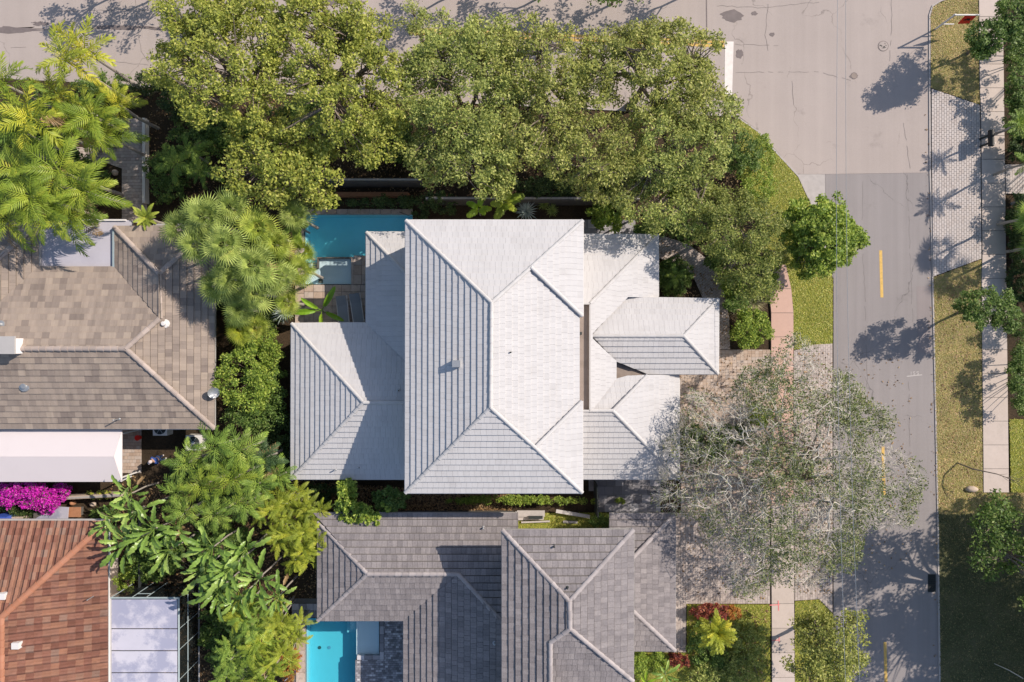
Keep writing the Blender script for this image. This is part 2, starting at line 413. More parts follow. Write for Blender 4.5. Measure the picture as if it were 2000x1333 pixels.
M['l_fan'] = leaf("fan_frond", L3((0.181, 0.250, 0.057), (0.303, 0.374, 0.087), (0.409, 0.483, 0.122), (0.545, 0.549, 0.154)))
M['l_fanw'] = leaf("fan_frond_warm", L3((0.188, 0.258, 0.036), (0.326, 0.394, 0.059), (0.451, 0.485, 0.083), (0.564, 0.425, 0.095)))
M['l_areca'] = leaf("areca_frond", L3((0.152, 0.202, 0.022), (0.271, 0.323, 0.031), (0.389, 0.417, 0.041), (0.454, 0.445, 0.059)))
M['l_paddle'] = leaf("paddle_leaf", L3((0.115, 0.198, 0.041), (0.198, 0.314, 0.057), (0.314, 0.429, 0.099), (0.495, 0.561, 0.198)), 0.35, 0.35)
M['l_banana'] = leaf("banana_leaf", L3((0.132, 0.264, 0.020), (0.224, 0.396, 0.026), (0.343, 0.475, 0.040), (0.396, 0.502, 0.066)), 0.4, 0.35)
M['l_agave'] = leaf("agave_blade", L3((0.251, 0.317, 0.277), (0.370, 0.436, 0.396), (0.502, 0.554, 0.502), (0.594, 0.620, 0.554)), 0.1)
M['l_grass'] = leaf("lawn_grass", L3((0.300, 0.305, 0.083), (0.405, 0.355, 0.128), (0.525, 0.398, 0.188), (0.630, 0.454, 0.255)), 0.25, nz=0.5, nscale=0.55)
M['l_ggrass'] = leaf("green_grass", L3((0.184, 0.215, 0.032), (0.295, 0.324, 0.048), (0.422, 0.428, 0.070), (0.563, 0.455, 0.140)), 0.2, nz=0.3)
M['l_dgrass'] = leaf("shade_toned_grass", L3((0.060, 0.076, 0.027), (0.102, 0.119, 0.043), (0.170, 0.170, 0.068), (0.340, 0.255, 0.119)), 0.2, nz=0.35)  # grass blades darkened in colour to carry the tree shade
M['l_fountain'] = leaf("fountain_grass", L3((0.264, 0.251, 0.106), (0.396, 0.370, 0.172), (0.554, 0.488, 0.264), (0.634, 0.554, 0.330)), 0.2)
M['l_dead'] = leaf("dead_frond", L3((0.16, 0.10, 0.05), (0.26, 0.17, 0.08), (0.36, 0.24, 0.12), (0.42, 0.31, 0.18)), 0.1)
M['l_litter'] = leaf("fallen_leaf", L3((0.14, 0.08, 0.04), (0.25, 0.15, 0.07), (0.36, 0.22, 0.10), (0.45, 0.33, 0.18)), 0.1)

# ------------------------------------------------------------------ setting: ground, streets, walks
def clip_rect(poly, a0, a1, b0, b1):
    for ax, lim, keep_hi in ((0, a0, True), (0, a1, False), (1, b0, True), (1, b1, False)):
        out = []
        for i in range(len(poly)):
            p, q = poly[i - 1], poly[i]
            ip = (p[ax] >= lim) if keep_hi else (p[ax] <= lim)
            iq = (q[ax] >= lim) if keep_hi else (q[ax] <= lim)
            if ip != iq:
                s = (lim - p[ax]) / (q[ax] - p[ax])
                out.append((p[0] + s * (q[0] - p[0]), p[1] + s * (q[1] - p[1])))
            if iq: out.append(q)
        poly = out
        if not poly: return []
    out = []
    for p in poly:
        if not out or abs(p[0] - out[-1][0]) + abs(p[1] - out[-1][1]) > 1e-4: out.append(p)
    if len(out) > 2 and abs(out[0][0] - out[-1][0]) + abs(out[0][1] - out[-1][1]) < 1e-4: out.pop()
    return out if len(out) > 2 else []

def area2(p):
    return 0.5 * sum(p[i - 1][0] * p[i][1] - p[i][0] * p[i - 1][1] for i in range(len(p)))

def inside(pt, poly):
    c = False
    for i in range(len(poly)):
        a, b = poly[i - 1], poly[i]
        if (a[1] > pt[1]) != (b[1] > pt[1]) and pt[0] < (b[0] - a[0]) * (pt[1] - a[1]) / (b[1] - a[1]) + a[0]: c = not c
    return c

def gp(pxs, z=0.1):
    return [tuple(W(x, y, z)[:2]) for x, y in pxs]

def sheet(name, pxs, z0, z1, m, parent=None, kind='structure', label=None):
    o = MB().prism(gp(pxs, z1), z0, z1).build(name, m, parent)
    if kind and parent is None: o["kind"] = kind
    return o

# pools cut out of the ground
P1 = [(594, 420), (806, 420), (806, 556), (594, 556)]
P2 = [(597, 1207), (741, 1207), (741, 1420), (597, 1420)]
def ground_sheet():
    xs = [-300.0, W(594, 0)[0], W(597, 0)[0], W(741, 0)[0], W(806, 0)[0], 300.0]
    ys = [300.0, W(0, 420)[1], W(0, 556)[1], W(0, 1207)[1], W(0, 1420)[1], -300.0]
    mb = MB()
    for i in range(5):
        for j in range(5):
            x0, x1, y1, y0 = xs[i], xs[i + 1], ys[j], ys[j + 1]
            cx, cy = (x0 + x1) / 2, (y0 + y1) / 2
            h1 = xs[1] < cx < xs[4] and ys[2] < cy < ys[1]
            h2 = xs[2] < cx < xs[3] and ys[4] < cy < ys[3]
            if h1 or h2: continue
            mb.add([(x0, y0, 0), (x1, y0, 0), (x1, y1, 0), (x0, y1, 0)], [(0, 1, 2, 3)])
    o = mb.build("ground", M['soil']); o["kind"] = "structure"
ground_sheet()

sheet("crossing_road", [(-700, -700), (2900, -700), (2900, -45), (1905, -20), (1838, 3), (1822, 14), (1817, 30), (1817, 338), (1612, 341), (1565, 341), (1556, 340), (1520, 299), (1480, 255), (1440, 226), (250, 166), (-700, 122)], -0.3, 0.03, M['asphalt_light'])
sheet("street_road", [(1612, 341.3), (1817, 338.3), (1822, 540), (1832, 1000), (1840, 1700), (1628, 1700), (1628, 545), (1612, 420)], -0.3, 0.034, M['asphalt'])
sheet("concrete_gutter", [(1557, 341.3), (1611.6, 341.3), (1611.6, 420), (1627, 545), (1600, 450), (1580, 388)], -0.3, 0.032, M['kerb'])

def kerb(name, line, w=0.10, z=0.075):
    pts = [Vector((*W(x, y, z)[:2], 0)) for x, y in line]
    mb = MB(); n = len(pts); L, Rr = [], []
    for i, p in enumerate(pts):
        t = (pts[min(i + 1, n - 1)] - pts[max(i - 1, 0)]).normalized(); s = Vector((-t.y, t.x, 0)) * w / 2
        L.append(p + s); Rr.append(p - s)
    for i in range(n - 1):
        mb.prism([tuple(v[:2]) for v in (L[i], L[i + 1], Rr[i + 1], Rr[i])], -0.2, z)
    o = mb.build(name, M['kerb']); o["kind"] = "structure"
kerb("east_kerb", [(1905, -22), (1838, 2), (1822, 12), (1816, 30), (1816, 172), (1817, 340), (1822, 541), (1827, 770), (1832, 1000), (1840, 1700)], 0.10)
kerb("corner_kerb", [(250, 168), (1437, 227), (1480, 257), (1520, 302), (1560, 345), (1580, 388)], 0.10)

# lawns
def lawn(name, pxs, m='lawn', z=0.07): return sheet(name, pxs, -0.2, z, M[m])
L_CORNER = [(1442, 231), (1480, 260), (1520, 305), (1558, 347), (1578, 391), (1599, 452), (1626, 547), (1626, 672), (1551, 684), (1546, 620), (1536, 560), (1516, 520), (1480, 440), (1455, 380), (1440, 300)]
L_NE = [(1818, 32), (1824, 15), (1840, 5), (1911, -18), (1914, 204), (1819, 172)]
L_E = [(1824, 543), (1917, 508), (1920, 700), (1923, 800), (1924, 963.5), (2300, 963.5), (2300, 1012), (1833, 1004), (1828, 770)]
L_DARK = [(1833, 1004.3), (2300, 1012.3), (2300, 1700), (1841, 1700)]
L_R = [(1972, 820), (2300, 820), (2300, 963), (1975, 963)]
L_SW = [(1342, 1182), (1504, 1182), (1504, 1700), (1240, 1700), (1240, 1276), (1342, 1276)]
L_SS = [(1553, 1176), (1600, 1172), (1626, 1200), (1626, 1700), (1553, 1700)]
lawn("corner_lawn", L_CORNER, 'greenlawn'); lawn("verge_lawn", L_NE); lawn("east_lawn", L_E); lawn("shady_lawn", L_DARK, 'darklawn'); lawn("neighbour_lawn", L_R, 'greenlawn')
lawn("front_lawn", L_SW, 'greenlawn'); lawn("street_lawn", L_SS, 'greenlawn')
L_YARD = [(1010, 1003), (1192, 1003), (1192, 1034), (1010, 1034)]
lawn("side_lawn", L_YARD, 'greenlawn')

def grass(name, polys, n, m, hmin=0.015, hmax=0.045, z=0.07, label=None):
    ws = [gp(p, z) for p in polys]
    bb = [(min(q[0] for q in w), max(q[0] for q in w), min(q[1] for q in w), max(q[1] for q in w)) for w in ws]
    bb = [(max(a, -34), min(b, 34), max(c, -23), min(d, 23)) for a, b, c, d in bb]
    ar = [max(0, (b - a) * (d - c)) for a, b, c, d in bb]
    V = []
    for w, (a, b, c, d), q in zip(ws, bb, ar):
        k = int(n * q / sum(ar))
        x = R.uniform(a, b, k); y = R.uniform(c, d, k)
        cl = np.array([inside((x[i], y[i]), w) for i in range(k)])
        x, y = x[cl], y[cl]; k = len(x)
        th = R.uniform(0, 2 * math.pi, k); h = R.uniform(hmin, hmax, k); wd = R.uniform(0.012, 0.03, k)
        le = R.uniform(0.03, 0.12, k)
        dx, dy = np.cos(th), np.sin(th)
        p = np.zeros((k, 4, 3))
        p[:, 0] = np.c_[x - dy * wd, y + dx * wd, np.full(k, z)]
        p[:, 1] = np.c_[x + dy * wd, y - dx * wd, np.full(k, z)]
        p[:, 2] = np.c_[x + dx * le + dy * wd * .5, y + dy * le - dx * wd * .5, z + h]
        p[:, 3] = np.c_[x + dx * le - dy * wd * .5, y + dy * le + dx * wd * .5, z + h]
        V.append(p)
    o = link(name, quads_mesh(name, np.concatenate(V)), m=m)
    tag(o, label, "grass", kind="stuff")
grass("dry_grass", [L_NE, L_E], 110000, M['l_grass'], label="patchy dry yellow-brown grass on the verge between kerb and sidewalk")
grass("thin_grass", [L_DARK], 16000, M['l_dgrass'], label="thin grass over soil on the east lawn, colour darkened for tree shade")
grass("green_grass", [L_CORNER, L_R, L_SW, L_SS, L_YARD], 80000, M['l_ggrass'], label="short yellow-green grass on the corner and front lawns")

# sidewalk slabs
def walk(name, rows, m, z=0.12):
    base = MB()
    root = None
    for i in range(len(rows) - 1):
        (xa, ya, xb, yb), (xc, yc, xd, yd) = rows[i], rows[i + 1]
        base.prism(gp([(xa, ya), (xb, yb), (xd, yd), (xc, yc)], z), -0.2, z - 0.02)
    root = base.build(name, M['joint']); root["kind"] = "structure"
    for i in range(len(rows) - 1):
        (xa, ya, xb, yb), (xc, yc, xd, yd) = rows[i], rows[i + 1]
        g = 0.45
        mb = MB().prism(gp([(xa + g, ya + g), (xb - g, yb + g), (xd - g, yd - g), (xc + g, yc - g)], z), z - 0.018, z + rnd.uniform(0, .006))
        o = mb.build("slab", m, root)
    return root
rows = []
y = -60
while y < 990:
    f = (y - 0) / 960.0
    rows.append((1912 + 9 * f + (2 if 205 < y < 505 else 0), y, 1959 + 12 * f, y)); y += 46.5
walk("east_sidewalk", rows, M['concrete'])
# apron of pale pavers across the verge
def paver_field(name, pxs, along, across, z, m, base_m=None, rot=0.0, gap=0.008, parent=None, holes=None, pname="paver", bond=0.5, single=0, th=0.03):
    root = sheet(name, pxs, -0.2, z - 0.02, base_m or M['joint'], parent)
    poly = gp(pxs, z)
    c, s = math.cos(rot), math.sin(rot)
    q = [(c * x + s * y, -s * x + c * y) for x, y in poly]
    a0, a1 = min(p[0] for p in q), max(p[0] for p in q); b0, b1 = min(p[1] for p in q), max(p[1] for p in q)
    mb = MB(); k = 0; singles = []
    b = b0
    while b < b1:
        a = a0 - (along * bond if k % 2 else 0) - along * rnd.random() * (0.4 if single else 0)
        while a < a1:
            pc = clip_rect(q, a + gap, a + along - gap, b + gap, b + across - gap)
            if pc and abs(area2(pc)) > along * across * 0.08:
                w = [(c * x - s * y, s * x + c * y) for x, y in pc]
                zt = z + rnd.uniform(-.004, .004)
                if holes and any(inside((sum(p[0] for p in w) / len(w), sum(p[1] for p in w) / len(w)), h) for h in holes): pass
                elif len(singles) < single: singles.append((w, zt))
                else:
                    n = len(w)
                    if area2(w) < 0: w = w[::-1]
                    mb.add([(p[0], p[1], zt) for p in w] + [(p[0], p[1], z - th) for p in w],
                           [tuple(range(n))] + [(i, n + i, n + (i + 1) % n, (i + 1) % n) for i in range(n)])
            a += along
        b += across; k += 1
    for w, zt in singles: MB().prism(w, z - th, zt).build(pname, m, root)
    if mb.v:
        o = mb.build(pname + "_field", m, root); o["kind"] = "stuff"
    return root
R90 = math.pi / 2
paver_field("apron_pavement", [(1819, 174), (1914, 206), (1917, 506), (1823, 541)], 0.25, 0.16, 0.115, M['apron'], rot=R90, gap=0.011)
paver_field("entry_path", [(1964, 322), (2060, 322), (2060, 379), (1965, 379)], 0.25, 0.16, 0.11, M['apron'], rot=R90)
rows = []
y = 518
cx = lambda y: 1512 + 15 * min(1, max(0, (y - 518) / 80)) ** 0.6
while y < 1000:
    rows.append((cx(y) - 21, y, cx(y) + 23, y)); y += 47
walk("corner_sidewalk", rows, M['pinkwalk'])
rows = [(1506 + 2 * (y - 988) / 400, y, 1550 + 3 * (y - 988) / 400, y) for y in range(988, 1600, 48)]
walk("front_sidewalk", rows, M['concrete'])

# driveways
paver_field("upper_driveway", [(1300, 684), (1505, 684), (1505, 1002), (1330, 1002), (1330, 936), (1300, 936)], 0.24, 0.2, 0.10, M['tanpaver'], rot=0.0, bond=0.0, base_m=M['softjoint'], gap=0.006)
paver_field("upper_apron", [(1551, 686), (1590, 674), (1626, 672), (1626, 990), (1551, 990)], 0.24, 0.15, 0.10, M['greypaver'], rot=R90, base_m=M['softjoint'], gap=0.006)
paver_field("lower_driveway", [(1280, 1003), (1504, 1003), (1504, 1180), (1340, 1180), (1340, 1275), (1280, 1275)], 0.26, 0.16, 0.10, M['greypaver'], rot=R90, base_m=M['softjoint'], gap=0.006)
paver_field("lower_apron", [(1552, 991), (1626, 991), (1626, 1198), (1600, 1171), (1552, 1174)], 0.26, 0.16, 0.10, M['greypaver'], rot=R90, base_m=M['softjoint'], gap=0.006)
paver_field("curved_path", [(1262, 462), (1300, 463), (1345, 478), (1385, 510), (1412, 560), (1424, 620), (1426, 683), (1380, 683), (1388, 640), (1376, 590), (1356, 545), (1320, 515), (1262, 498)], 0.22, 0.15, 0.10, M['greypaver'], rot=0.6)
paver_field("garden_walk", [(238, 232), (287, 232), (287, 436), (238, 436), (238, 330), (205, 318), (140, 322), (90, 305), (130, 288), (238, 290)], 0.26, 0.2, 0.06, M['greypaver'], rot=0.0)
paver_field("tiled_patio", [(1150, 935), (1290, 935), (1290, 1001), (1163, 1001), (1163, 960), (1150, 960)], 0.55, 0.55, 0.06, M['darkpaver'], single=60, pname="patio_tile")
paver_field("side_patio", [(236, 835), (276, 835), (276, 925), (236, 925)], 0.22, 0.22, 0.06, M['tanpaver'], rot=0.0)
paver_field("slate_strip", [(1141, 430), (1241, 430), (1241, 465), (1141, 465)], 0.8, 0.6, 0.06, M['darkpaver'], single=30, pname="patio_tile")

# painted markings and marks on the road
def mark(name, pxs, z, m, label=None, cat="road marking", group=None):
    o = MB().add([W(x, y, z) for x, y in pxs], [tuple(range(len(pxs)))]).build(name, m)
    n = o.data.polygons[0].normal
    if n.z < 0: o.data.flip_normals()
    tag(o, kind="structure"); return o
zr = 0.04
for x0, y0, x1, y1 in ((1720, 490, 1722.5, 582), (1724.5, 873, 1727, 968), (1728.5, 1255, 1731, 1352), (1716, 105 - 400, 1716, 200 - 400)):
    mark("lane_dash", [(x0 - 2.9, y0), (x0 + 2.9, y0), (x1 + 2.9, y1), (x1 - 2.9, y1)], zr, M['yellow'])
for dy in (0, 7.6):
    mark("centre_line", [(800, 55 + dy), (1415, 80.5 + dy), (1415, 86 + dy), (800, 60.5 + dy)], zr, M['yellow'])
mark("stop_bar", [(1416, 82), (1433, 82), (1430, 186), (1415, 186)], zr, M['whitepaint'])
mark("patch_joint", [(1378.5, -60), (1380.5, -60), (1381.5, 70), (1379.5, 70)], zr, M['stainmark'])
def blob(px, py, rx, ry, n=18, j=0.25):
    return [(px + rx * math.cos(2 * math.pi * i / n) * (1 + rnd.uniform(-j, j)), py + ry * math.sin(2 * math.pi * i / n) * (1 + rnd.uniform(-j, j))) for i in range(n)]
for px, py, rx, ry in ((1430, 32, 21, 11), (1473, 27, 6, 4), (1444, 106, 7, 9), (1668, 150, 8, 5), (1508, 68, 5, 4), (1812, 422, 4, 3)):
    mark("oil_stain", blob(px, py, rx, ry), zr, M['stainmark'])
for px, py, rx, ry in ((30, 59, 52, 6), (78, 47, 16, 4), (235, 55, 60, 4), (330, 57, 40, 4), (640, 4, 60, 6)):
    mark("dirt_patch", blob(px, py, rx, ry, 30, 0.4), zr, M['stainmark'])
def crack(pts, w=0.022):
    mb = MB(); P = []
    for (x0, y0), (x1, y1) in zip(pts[:-1], pts[1:]):
        n = max(2, int(math.hypot(x1 - x0, y1 - y0) / 9))
        for i in range(n): P.append((x0 + (x1 - x0) * i / n + rnd.uniform(-1.3, 1.3), y0 + (y1 - y0) * i / n + rnd.uniform(-1.3, 1.3)))
    P.append(pts[-1])
    for a, b in zip(P[:-1], P[1:]):
        if rnd.random() < .12: continue
        p, q = W(*a, 0.038), W(*b, 0.038); t = (q - p).normalized(); sd_ = Vector((-t.y, t.x, 0)); u, v = w * rnd.uniform(.3, .6), w * rnd.uniform(.3, .6)
        mb.add([p - sd_ * u, q - sd_ * v, q + sd_ * v, p + sd_ * u], [(0, 1, 2, 3)])
    o = mb.build("road_crack", M['crackfill']); o["kind"] = "structure"
for pts in ([(1686, 345), (1684, 470), (1690, 600), (1694, 760)], [(1773, 341), (1776, 460), (1783, 640)], [(1775, 745), (1778, 900), (1777, 1040)], [(1437, 142), (1520, 141), (1600, 142), (1662, 158)],
            [(1437, 88), (1520, 90)], [(1548, 160), (1550, 205)], [(1740, -20), (1742, 60), (1738, 120)], [(1765, 240), (1778, 330)], [(225, 121), (290, 128)], [(20, 95), (70, 92)], [(262, -10), (275, 100), (290, 122)], [(120, 22), (290, 20)],
            [(1660, 1180), (1668, 1330)], [(1500, 8), (1495, 70), (1500, 100)], [(1400, 12), (1480, 16), (1600, 5)]):
    crack(pts)
for pxs in ([(1790, 560), (1816, 560), (1820, 690), (1793, 691)],):
    mark("asphalt_patch", pxs, 0.0372, M['patch'])
# small chalked survey number and its underline
def stroke(name, pts, w, z, m, parent=None):
    mb = MB()
    for (x0, y0), (x1, y1) in zip(pts[:-1], pts[1:]):
        a, b = W(x0, y0, z), W(x1, y1, z); t = (b - a).normalized(); s = Vector((-t.y, t.x, 0)) * w / 2
        mb.add([a - s, b - s, b + s, a + s], [(0, 1, 2, 3)])
        z += 0.0004
    o = mb.build(name, m, parent); return o
o = stroke("survey_marking", [(1771, 736), (1801, 733)], 0.05, zr, M['chalk']); o["kind"] = "structure"
stroke("digit", [(1779.5, 727), (1779.5, 733)], 0.03, zr, M['chalk'], o)
stroke("digit", [(1787.5, 727), (1783.5, 727.4), (1783.5, 729.6), (1787, 730), (1787, 732.6), (1783.5, 732.8)], 0.03, zr, M['chalk'], o)
stroke("digit", [(1794.5, 726.6), (1790.5, 727), (1790.5, 729.2), (1794, 729.6), (1794, 732), (1790.5, 732.4)], 0.03, zr, M['chalk'], o)
o = stroke("utility_marking", [(1503, 1183), (1523, 1182)], 0.06, 0.133, M['redpaint']); o["kind"] = "structure"
stroke("cross_stroke", [(1520, 1174), (1521, 1194)], 0.06, 0.135, M['redpaint'], o)
o = stroke("utility_marking", [(1508, 1252), (1522, 1251)], 0.06, 0.133, M['redpaint']); o["kind"] = "structure"
stroke("cross_stroke", [(1522, 1246), (1522, 1256)], 0.06, 0.135, M['redpaint'], o)

# ------------------------------------------------------------------ houses with tiled roofs
CAM = Vector((0, 0, H))
class Face:
    """one plane of a roof: an eave line, a height and a pitch"""
    def __init__(s, pts, e0, e1, ze, pitch):
        p0, p1 = W(*e0, ze), W(*e1, ze)
        s.u = (p1 - p0).normalized()
        c = sum((W(*p, ze) for p in pts), Vector()) / len(pts)
        nn = Vector((-s.u.y, s.u.x, 0))
        if nn.dot(c - p0) < 0:
            s.u = -s.u; nn = -nn; p0 = p1
        s.v = (nn + Vector((0, 0, pitch))).normalized()
        s.n = s.u.cross(s.v).normalized()
        s.o = p0
        s.pts = pts
        s.P = [s.proj(p) for p in pts]
        s.q = [s.uv(p) for p in s.P]
    def proj(s, px):
        d = W(px[0], px[1], 0.0) - CAM
        t = (s.o - CAM).dot(s.n) / d.dot(s.n)
        return CAM + d * t
    def uv(s, p):
        d = p - s.o
        return (d.dot(s.u), d.dot(s.v))
    def at(s, a, b, h=0.0): return s.o + s.u * a + s.v * b + s.n * h

def flat_tile(a, b, t, c):                 # height above the deck at (a, b) inside a tile
    return 0.012 + t * (1.0 - b / c)
def barrel_tile(a, b, t, c, w):
    x = a / w
    return 0.012 + 0.03 * (1.0 - b / c) + (0.115 * math.sin(math.pi * min(1, x / 0.66)) if x < 0.66 else -0.01)

def tile_roof(house, faces, m, w=0.30, c=0.36, t=0.03, barrel=False, singles=300, deckm=None, score=None, jitter=0.0, gapw=0.004, slot=0.0):
    deck = MB()
    for f in faces:
        top = [p - f.n * 0.004 for p in f.P]
        if area2(f.q) < 0: top = top[::-1]
        n = len(top)
        deck.add(top + [p - Vector((0, 0, 0.16)) for p in top],
                 [tuple(range(n)), tuple(range(2 * n - 1, n - 1, -1))] + [(i, n + i, n + (i + 1) % n, (i + 1) % n) for i in range(n)])
    roof = deck.build("roof", deckm or M['deck'], house)
    field = MB(); full = []
    nstrip = 5 if barrel else 1
    for f in faces:
        q = f.q if area2(f.q) > 0 else f.q[::-1]
        a0, a1 = min(p[0] for p in q), max(p[0] for p in q); b0, b1 = min(p[1] for p in q), max(p[1] for p in q)
        k = 0; b = 0.0
        while b < b1:
            a = a0 - w * rnd.random() if not barrel else a0
            if not barrel and k % 2: a -= w * 0.5
            while a < a1:
                g = gapw if not barrel else 0.0
                pc = clip_rect(q, a + g, a + w - g, b - (0.03 if k == 0 else 0), b + c - slot)
                ar = abs(area2(pc)) if pc else 0
                if ar > w * c * 0.03:
                    if ar > (w - 2 * g) * (c - slot) * 0.985 and k > 0:
                        full.append((f, a, b))
                    else:
                        emit(field, f, pc, a, b, w, c, t, barrel, nstrip, jitter)
                a += w
            b += c; k += 1
    # the tiles that show largest become objects of their own, sharing one mesh
    one = MB()
    class Unit: pass
    U = Unit(); U.at = lambda a, b, h=0.0: Vector((a, b, h))
    g = gapw if not barrel else 0.0
    emit(one, U, [(g, 0), (w - g, 0), (w - g, c - slot), (g, c - slot)], 0, 0, w, c, t, barrel, nstrip, 0)
    me = one.mesh("roof_tile"); me.materials.append(m)
    def vis(x):
        p = x[0].at(x[1], x[2]); px = p.x / (K * (H - p.z)) + 1000; py = 667 - p.y / (K * (H - p.z))
        return 0 < px < 2000 and 0 < py < 1333 and (score is None or score(px, py))
    cand = [x for x in full if vis(x)]
    cand.sort(key=lambda x: -(x[0].o.z + x[2] * x[0].v.z) - 0.0001 * rnd.random())
    if singles and len(cand) > singles:
        chosen = set(id(x) for x in cand[:singles])
    else: chosen = set(id(x) for x in cand)
    for x in full:
        f, a, b = x
        if id(x) in chosen:
            o = bpy.data.objects.new("roof_tile", me); COL.objects.link(o)
            o.parent = roof
            p = f.at(a, b, rnd.uniform(0, jitter))
            mt = Matrix((f.u, f.v, f.n)).transposed().to_4x4(); mt.translation = p
            o.matrix_basis = mt
        else:
            emit(field, f, [(a + g, b), (a + w - g, b), (a + w - g, b + c - slot), (a + g, b + c - slot)], a, b, w, c, t, barrel, nstrip, jitter)
    fo = field.build("roof_tile_field", m, roof); fo["kind"] = "stuff"
    return roof

def emit(mb, f, pc, a, b, w, c, t, barrel, nstrip, jitter):
    j = rnd.uniform(0, jitter) if jitter else 0
    if area2(pc) < 0: pc = pc[::-1]
    if not barrel:
        n = len(pc)
        hs = [flat_tile(x - a, y - b, t, c) + j for x, y in pc]
        mb.add([f.at(x, y, h) for (x, y), h in zip(pc, hs)] + [f.at(x, y, 0) for x, y in pc],
               [tuple(range(n))] + [(i, n + i, n + (i + 1) % n, (i + 1) % n) for i in range(n)])
    else:
        cuts = [0, .10, .33, .56, .66, 1.0]
        vs, fs, idx = [], [], {}
        def vert(x, y, h):
            kk = (round(x, 4), round(y, 4), round(h, 4))
            if kk not in idx: idx[kk] = len(vs); vs.append(f.at(x, y, h))
            return idx[kk]
        for s0, s1 in zip(cuts[:-1], cuts[1:]):
            pp = clip_rect(pc, a + s0 * w, a + s1 * w, -1e3, 1e3)
            if not pp: continue
            if area2(pp) < 0: pp = pp[::-1]
            top = [vert(x, y, barrel_tile(x - a, y - b, t, c, w) + j) for x, y in pp]
            fs.append(tuple(top))
            for i in range(len(pp)):
                p, q = pp[i], pp[(i + 1) % len(pp)]
                if abs(p[1] - q[1]) < 1e-4 and p[1] < b + c * .5:     # front edge
                    fs.append((top[i], vert(p[0], p[1], 0), vert(q[0], q[1], 0), top[(i + 1) % len(pp)]))
        if fs: mb.add(vs, fs)

def caps(roof, lines, m, r=0.13, length=0.42, name="ridge_cap", lift=0.02):
    """overlapping half-round caps along hips and ridges; lines of 3D points"""
    mb = MB(); n = 6; vs = []
    for x, k in ((0.0, 1.12), (1.0, 0.92)):
        for i in range(n + 1):
            w = math.pi * i / n
            vs.append((x * length * 1.06, r * k * math.cos(w), r * 0.8 * k * math.sin(w)))
    fs = [(i, n + 1 + i, n + 2 + i, i + 1) for i in range(n)] + [tuple(range(n + 1)), tuple(range(2 * n + 1, n, -1))]
    mb.add(vs, fs); me = mb.mesh(name); me.materials.append(m)
    for p, q in lines:
        p, q = Vector(p), Vector(q)
        if p.z > q.z: p, q = q, p
        d = q - p; cnt = max(1, round(d.length / length)); x = d.normalized()
        y = Vector((0, 0, 1)).cross(x).normalized(); z = x.cross(y)
        for i in range(cnt):
            o = bpy.data.objects.new(name, me); COL.objects.link(o); o.parent = roof
            mt = Matrix((x, y, z)).transposed().to_4x4(); mt.translation = p + d * (i / cnt) + z * (lift + rnd.uniform(0, .012))
            o.matrix_basis = mt @ Matrix.Diagonal((d.length / cnt / length, 1, 1, 1))

def gutter(house, e0, e1, ze, m, w=0.11):
    p, q = W(*e0, ze - 0.11), W(*e1, ze - 0.11)
    d = q - p; c = (p + q) / 2
    s = Vector((-d.y, d.x, 0)).normalized()
    return MB().box(c, (d.length, w, 0.12), math.atan2(d.y, d.x)).build("gutter", m, house)

def wall_block(house, pxs, z_top, m, zref=None):
    zz = z_top if zref is None else zref
    return MB().prism([tuple(W(x, y, zz)[:2]) for x, y in pxs], -0.1, z_top).build("wall", m, house)

def roof_vent(house, f, px, h=0.35, r=0.05, m='metal', name="vent_pipe"):
    p = f.proj(px)
    return MB().lathe(p - Vector((0, 0, 0.05)), [(r * 2.2, 0), (r * 2.0, 0.10), (r, 0.12), (r, h), (r * .7, h + .01)], 10).build(name, M[m], house)

# -------- white house
wh = thing("white_house", "big white hipped-roof house in the middle with pale flat roof tiles", "house", (W(965, 700, 0)))
pt = 0.40
ZM, ZL = 6.9, 2.9
mW = Face([(793, 432), (960, 592), (958, 797), (792, 963)], (793, 432), (792, 963), ZM, pt)
mN = Face([(793, 432), (1138, 432), (1037, 523), (960, 592)], (793, 432), (1138, 432), ZM, pt)
mS = Face([(792, 963), (958, 797), (1045, 875), (1137, 963)], (792, 963), (1137, 963), ZM, pt)
mE1 = Face([(1138, 432), (1138, 619), (1037, 523)], (1138, 432), (1138, 619), ZM, pt)
mE2 = Face([(1137, 784), (1137, 963), (1045, 875)], (1137, 784), (1137, 963), ZM, pt)
mE3 = Face([(960, 592), (1038, 522), (1131, 613), (1131, 789), (1046, 875), (958, 797)], (1131, 613), (1131, 789), ZM - 0.06, pt * 0.985)
lN = Face([(1120, 459), (1285, 460), (1153, 593), (1120, 593)], (1120, 459), (1285, 460), ZL, pt)
lE = Face([(1285, 460), (1285, 582), (1226, 581), (1157, 652), (1157, 662), (1203, 706), (1203, 741), (1156, 803), (1153, 803), (1153, 593)], (1285, 460), (1285, 582), ZL, pt)
lS = Face([(1120, 936), (1326, 936), (1197, 803), (1153, 803), (1120, 803)], (1120, 936), (1326, 936), ZL, pt)
lSE = Face([(1326, 936), (1326, 733), (1264, 733), (1197, 803)], (1326, 936), (1326, 741), ZL, pt)
lSN = Face([(1153, 803), (1197, 803), (1264, 733), (1226, 735), (1203, 741)], (1203, 690), (1264, 690), 3.25, pt * 0.9)
pN = Face([(1155, 657), (1225, 581), (1403, 585), (1335, 657)], (1225, 583), (1403, 585), 3.3, pt)
pE = Face([(1403, 585), (1402, 731), (1335, 657)], (1403, 585), (1402, 731), 3.3, pt)
pS = Face([(1157, 657), (1335, 657), (1402, 731), (1265, 731), (1203, 706)], (1265, 731), (1402, 731), 3.3, pt)
wW = Face([(570, 633), (710, 787), (569, 936)], (570, 633), (569, 936), ZL, pt)
wN = Face([(570, 633), (716, 632), (822, 735), (822, 787), (710, 787)], (570, 633), (716, 632), ZL, pt)
